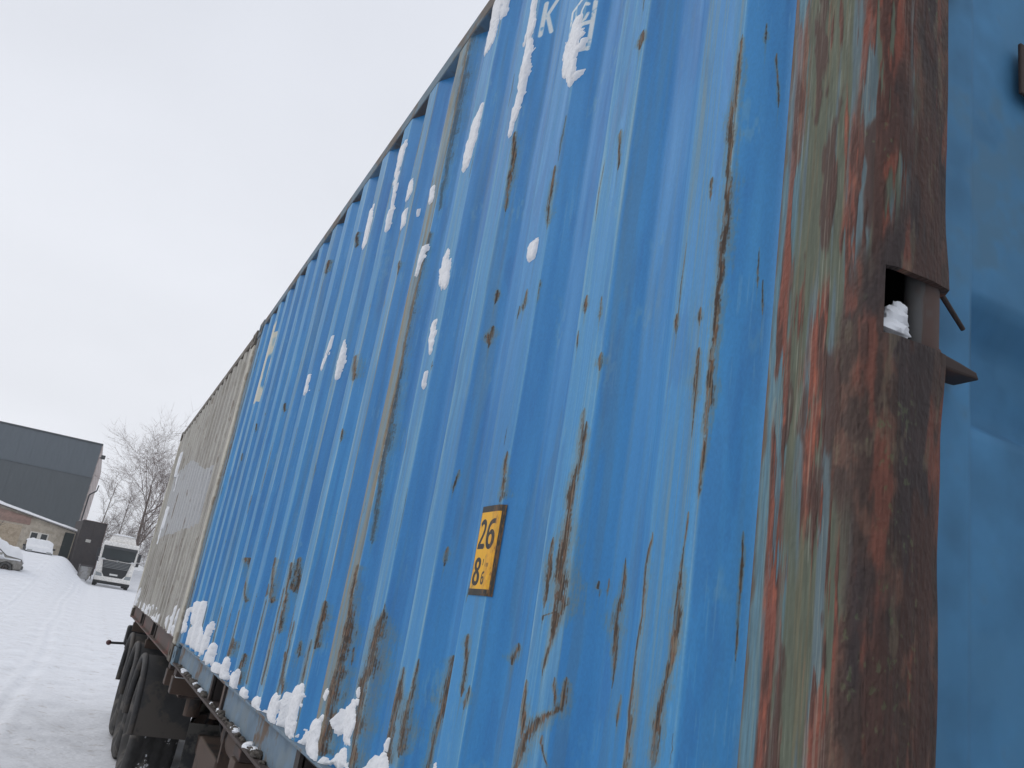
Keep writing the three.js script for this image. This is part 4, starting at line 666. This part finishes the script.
{ // low shed in front of the hall
  const X = 75, y0 = 1.9, t = thing('shed', 'low tan shed with a snowy roof in front of the dark hall', 'shed', [X, y0, 0]);
  const tan = mottled([186, 176, 160], [166, 155, 138], .25, 1801), roofY = z => lerp(2.10, 2.95, clamp((-1.9 - z) / 4.6, 0, 2)) ;
  const wallPoly = (z0, z1, d0, d1) => prism([[z0, 0], [z1, 0], [z1, roofY(z1)], [z0, roofY(z0)]], d0, d1, 'x');
  // walls leave the window and door openings free
  const z0 = -10.4, z1 = -1.85;
  const wz = [-4.95, -3.65], wy = [.98, 1.62], dz = [-2.62, -1.92];
  mesh('wall', [wallPoly(z0, wz[0], 0, .2), prism([[wz[0], 0], [wz[1], 0], [wz[1], wy[0]], [wz[0], wy[0]]], 0, .2, 'x'), prism([[wz[0], wy[1]], [wz[1], wy[1]], [wz[1], roofY(wz[1])], [wz[0], roofY(wz[0])]], 0, .2, 'x'), wallPoly(wz[1], dz[0], 0, .2), bx(.2, 5, 0, 2.1, z1 - .2, z1), bx(4.8, 5, 0, 2.1, z0, z1 - .2), bx(.2, 4.8, 0, 3.4, z0, z0 + .2), prism([[dz[0], 2.0], [dz[1], 2.0], [dz[1], roofY(dz[1])], [dz[0], roofY(dz[0])]], 0, .2, 'x'), bx(0, .2, 0, 2.1, dz[1], z1)], tan, t);
  const w = mesh('window', [bx(-.02, .08, wy[0], wy[0] + .07, wz[0], wz[1]), bx(-.02, .08, wy[1] - .07, wy[1], wz[0], wz[1]), bx(-.02, .08, wy[0] + .071, wy[1] - .071, wz[0], wz[0] + .09), bx(-.02, .08, wy[0] + .071, wy[1] - .071, wz[1] - .09, wz[1]), bx(-.02, .08, wy[0] + .071, wy[1] - .071, -4.42, -4.16)], plain(0xd8d4cc, .6), t);
  mesh('pane', bx(.02, .03, wy[0] + .07, wy[1] - .07, wz[0] + .09, -4.42), plain(0x2c3032, .1), w); mesh('pane', bx(.02, .03, wy[0] + .07, wy[1] - .07, -4.16, wz[1] - .09), plain(0x2c3032, .1), w);
  const d = mesh('door', bx(.05, .1, 0, 2.0, dz[0] + .01, dz[1] - .01, .006), plain(0x2a3230, .7), t); mesh('handle', bx(.02, .05, .98, 1.02, dz[0] + .08, dz[0] + .2), M.rim, d);
  mesh('garage_door', bx(-.03, -.002, 0, 1.9, -8.6, -5.6, .008), mottled([182, 166, 144], [160, 144, 122], .25, 1811), t);
  mesh('fascia_board', prism([[-9.4, 2.05], [-5.15, 2.05], [-5.15, 2.62], [-9.4, 3.15]], -.06, -.001, 'x'), mottled([160, 132, 120], [140, 116, 106], .3, 1821), t);
  mesh('roof', prism([[z0 - .3, roofY(z0)+.002], [z1 + .35, roofY(z1) - .04+.002], [z1 + .35, roofY(z1) + .06], [z0 - .3, roofY(z0) + .10]], -.35, 5.2, 'x'), plain(0x5a544e, .8), t);
  mesh('snow_layer', gridGeo(80, 10, (i, j) => { const z = lerp(z1 + .36, z0 - .3, i / 80), x = lerp(-.38, 5.2, j / 10), e = clamp(Math.min(j, 10 - j) / 1) * clamp(Math.min(i, 80 - i) / 2); return [x, roofY(z) + .05 + e * (.16 + .12 * fbm(z * 1.3, x * 1.3, 1831)), z, x, z]; }), M.snow, t);
}
{ // big dark clad hall
  const X = 95, y0 = 1.7, t = thing('warehouse', 'tall dark grey clad hall with a flat roof behind the shed', 'building', [X, y0, 0]);
  const zR = -2.45, zL = -42, H = 11.9, seam = 8.45;
  const cladA = mottled([102, 108, 114], [94, 102, 108], .5, 1901), cladB = mottled([91, 97, 100], [86, 92, 95], .5, 1911);
  // upright cladding sheets, each its own piece, in two courses
  for (const [ya, yb, m] of [[0, seam - .03, cladB], [seam + .03, H, cladA]]) for (let k = 0; k < 33; k++) { const a = zR - (k + 1) * 1.2; mesh('cladding_sheet', sheet(a + .004, a + 1.196, ya, yb), m, t); }
  mesh('wall_core', bx(.06, 30, 0, H - .05, zL, zR - .02), plain(0x4a5054, .8), t);
  mesh('roof_edge', bx(-.06, 30.1, H - .04, H + .16, zL - .06, zR + .06, .02), plain(0x3c4246, .6), t);
  mesh('side_wall', bx(.0, 30, 0, H - .05, zR - .018, zR + .08), mottled([184, 172, 168], [150, 138, 134], .3, 1921), t);
  mesh('snow_layer', snowBed(0, 30, H + .16, zL, zR, .12, 21), M.snow, t);
  const pipe = plain(0x2c3032, .5);
  mesh('downpipe', [cyl([.2, .3, zR + .2], [.2, 6.8, zR + .2], .07, .07, 10), cyl([.2, 6.8, zR + .2], [.2, 7.3, zR + .75], .07, .07, 10), cyl([.2, 7.3, zR + .75], [.2, 7.9, zR + .8], .06, .06, 10)], pipe, t);
  mesh('wall_lamp', [cyl([.3, 10.6, zR + .08], [.2, 10.9, zR + .55], .05, .05, 8), bx(.05, .4, 10.55, 10.95, zR + .2, zR + .6, .05)], pipe, t);
  function sheet(z0, z1, ya, yb) { const n = 12; return merge([gridGeo(n, 1, (i, j) => { const z = lerp(z1, z0, i / n); return [(i % 4 < 2 ? -.018 : 0) + .0, j ? yb : ya, z, z, j ? yb : ya]; }).toNonIndexed(), bx(.002, .05, ya, yb, z0, z1)]); }
}
// ---- bare trees
function tree(label, pos, o) {
  const t = thing('bare_tree', label, 'tree', pos, 0, o.group), r = rng(o.seed), limbs = [], twigs = [], trunk = [];
  const V = (x, y, z) => new THREE.Vector3(x, y, z);
  const seg = (list, a, b, ra, rb, n) => list.push(cylRaw(a, b, ra, rb, n));
  function cylRaw(a, b, ra, rb, n) { const d = b.clone().sub(a), L = d.length(), g = new THREE.CylinderGeometry(rb, ra, L, n, 1, true); g.translate(0, L / 2, 0); g.applyQuaternion(new THREE.Quaternion().setFromUnitVectors(V(0, 1, 0), d.normalize())); g.translate(a.x, a.y, a.z); return g; }
  function grow(p, dir, len, rad, lvl) {
    const steps = lvl === 0 ? 9 : lvl === 1 ? 6 : lvl === 2 ? 4 : 3; let q = p.clone(), d = dir.clone().normalize();
    for (let i = 0; i < steps; i++) {
      const bend = lvl === 0 ? .07 : .22; d.add(V((r() - .5) * bend, (r() - .5) * bend + (lvl ? .07 : .02), (r() - .5) * bend)).normalize();
      const nx = q.clone().addScaledVector(d, len / steps), ra = rad * (1 - i / steps * .72), rb = rad * (1 - (i + 1) / steps * .72);
      seg(lvl === 0 ? trunk : lvl < 3 ? limbs : twigs, q, nx, ra, rb, lvl === 0 ? 9 : lvl === 1 ? 6 : lvl === 2 ? 4 : 3);
      q = nx;
      if (lvl < o.levels && (lvl > 0 || (i + 1) / steps > o.clear)) {
        const kids = lvl === 0 ? 1 + (r() < .55 ? 1 : 0) : lvl === 1 ? (r() < .7 ? 2 : 1) : lvl === 2 ? 2 : 2;
        for (let k = 0; k < kids; k++) {
          const az = r() * Math.PI * 2, side = V(Math.cos(az), 0, Math.sin(az)), ang = lvl === 0 ? .55 + .5 * r() : .45 + .55 * r();
          const perp = side.sub(d.clone().multiplyScalar(side.dot(d))).normalize();
          const nd = d.clone().multiplyScalar(Math.cos(ang)).addScaledVector(perp, Math.sin(ang));
          const l2 = lvl === 0 ? len * o.spread * (.55 + .5 * r()) * (1 - .45 * (i / steps)) : len * (.42 + .3 * r());
          grow(q, nd, l2, Math.max(o.twig, rb * (lvl === 0 ? .5 : .62) * (.7 + .4 * r())), lvl + 1);
        }
      }
    }
  }
  grow(V(0, -.1, 0), V(o.lean || 0, 1, o.leanz || 0), o.h, o.rad, 0);
  const bark = o.bark;
  mesh('trunk', trunk, bark, t); const c = mesh('crown', limbs, bark, t); mesh('twigs', twigs, o.twigMat || bark, c);
  return t;
}
const barkA = mottled([128, 112, 104], [102, 90, 84], .4, 2001), barkB = mottled([124, 112, 104], [98, 88, 82], .4, 2011), twigA = plain(0x7e706a, .9), twigB = plain(0x7e706a, .9);
const at = (x, z) => [x, groundY(x, z) - .05, z];
tree('tall bare tree with a broad crown directly behind the white lorry', at(82, 2.95), { seed: 15, h: 8.6, rad: .19, clear: .3, spread: .8, levels: 4, twig: .008, bark: barkA, twigMat: twigA });
tree('thin bare tree close to the right end of the dark hall', at(90, -.4), { seed: 23, h: 8.0, rad: .08, clear: .2, spread: .36, levels: 3, twig: .008, bark: barkB, twigMat: twigB, leanz: .02 });
tree('slender bare tree between the dark hall and the broad tree', at(99, 1.5), { seed: 31, h: 7.5, rad: .09, clear: .15, spread: .4, levels: 3, twig: .008, bark: barkB, twigMat: twigB });
for (const [i, x, z] of [[0, 86, .2], [1, 88, 2.0], [2, 92, 3.6], [3, 86.5, 4.6]]) {
  const b = tree(['low bare bush just right of the dark box', 'low bare bush behind the white lorry roof', 'low bare bush right of the broad tree trunk', 'low bare bush beside the grey container edge'][i], at(x, z), { seed: 60 + i, h: 3.6, rad: .05, clear: 0, spread: .6, levels: 3, twig: .007, bark: barkB, twigMat: twigB });
  b.name = numbered('bare_bush'); b.userData.category = 'bush'; b.userData.group = 'bare bushes behind the lorry';
}
{ const b = tree('bare bush at the left end of the shed', at(70.5, -7.9), { seed: 77, h: 2.3, rad: .05, clear: 0, spread: .6, levels: 3, twig: .02, bark: plain(0x6a6664, .9), twigMat: twigB }); b.name = numbered('bare_bush'); b.userData.category = 'bush'; }

// winter air over the yard
scene.fog = new THREE.FogExp2(0xdfe3e8, 0.0008);
renderer.setSize(1024, 768);
renderer.render(scene, camera);
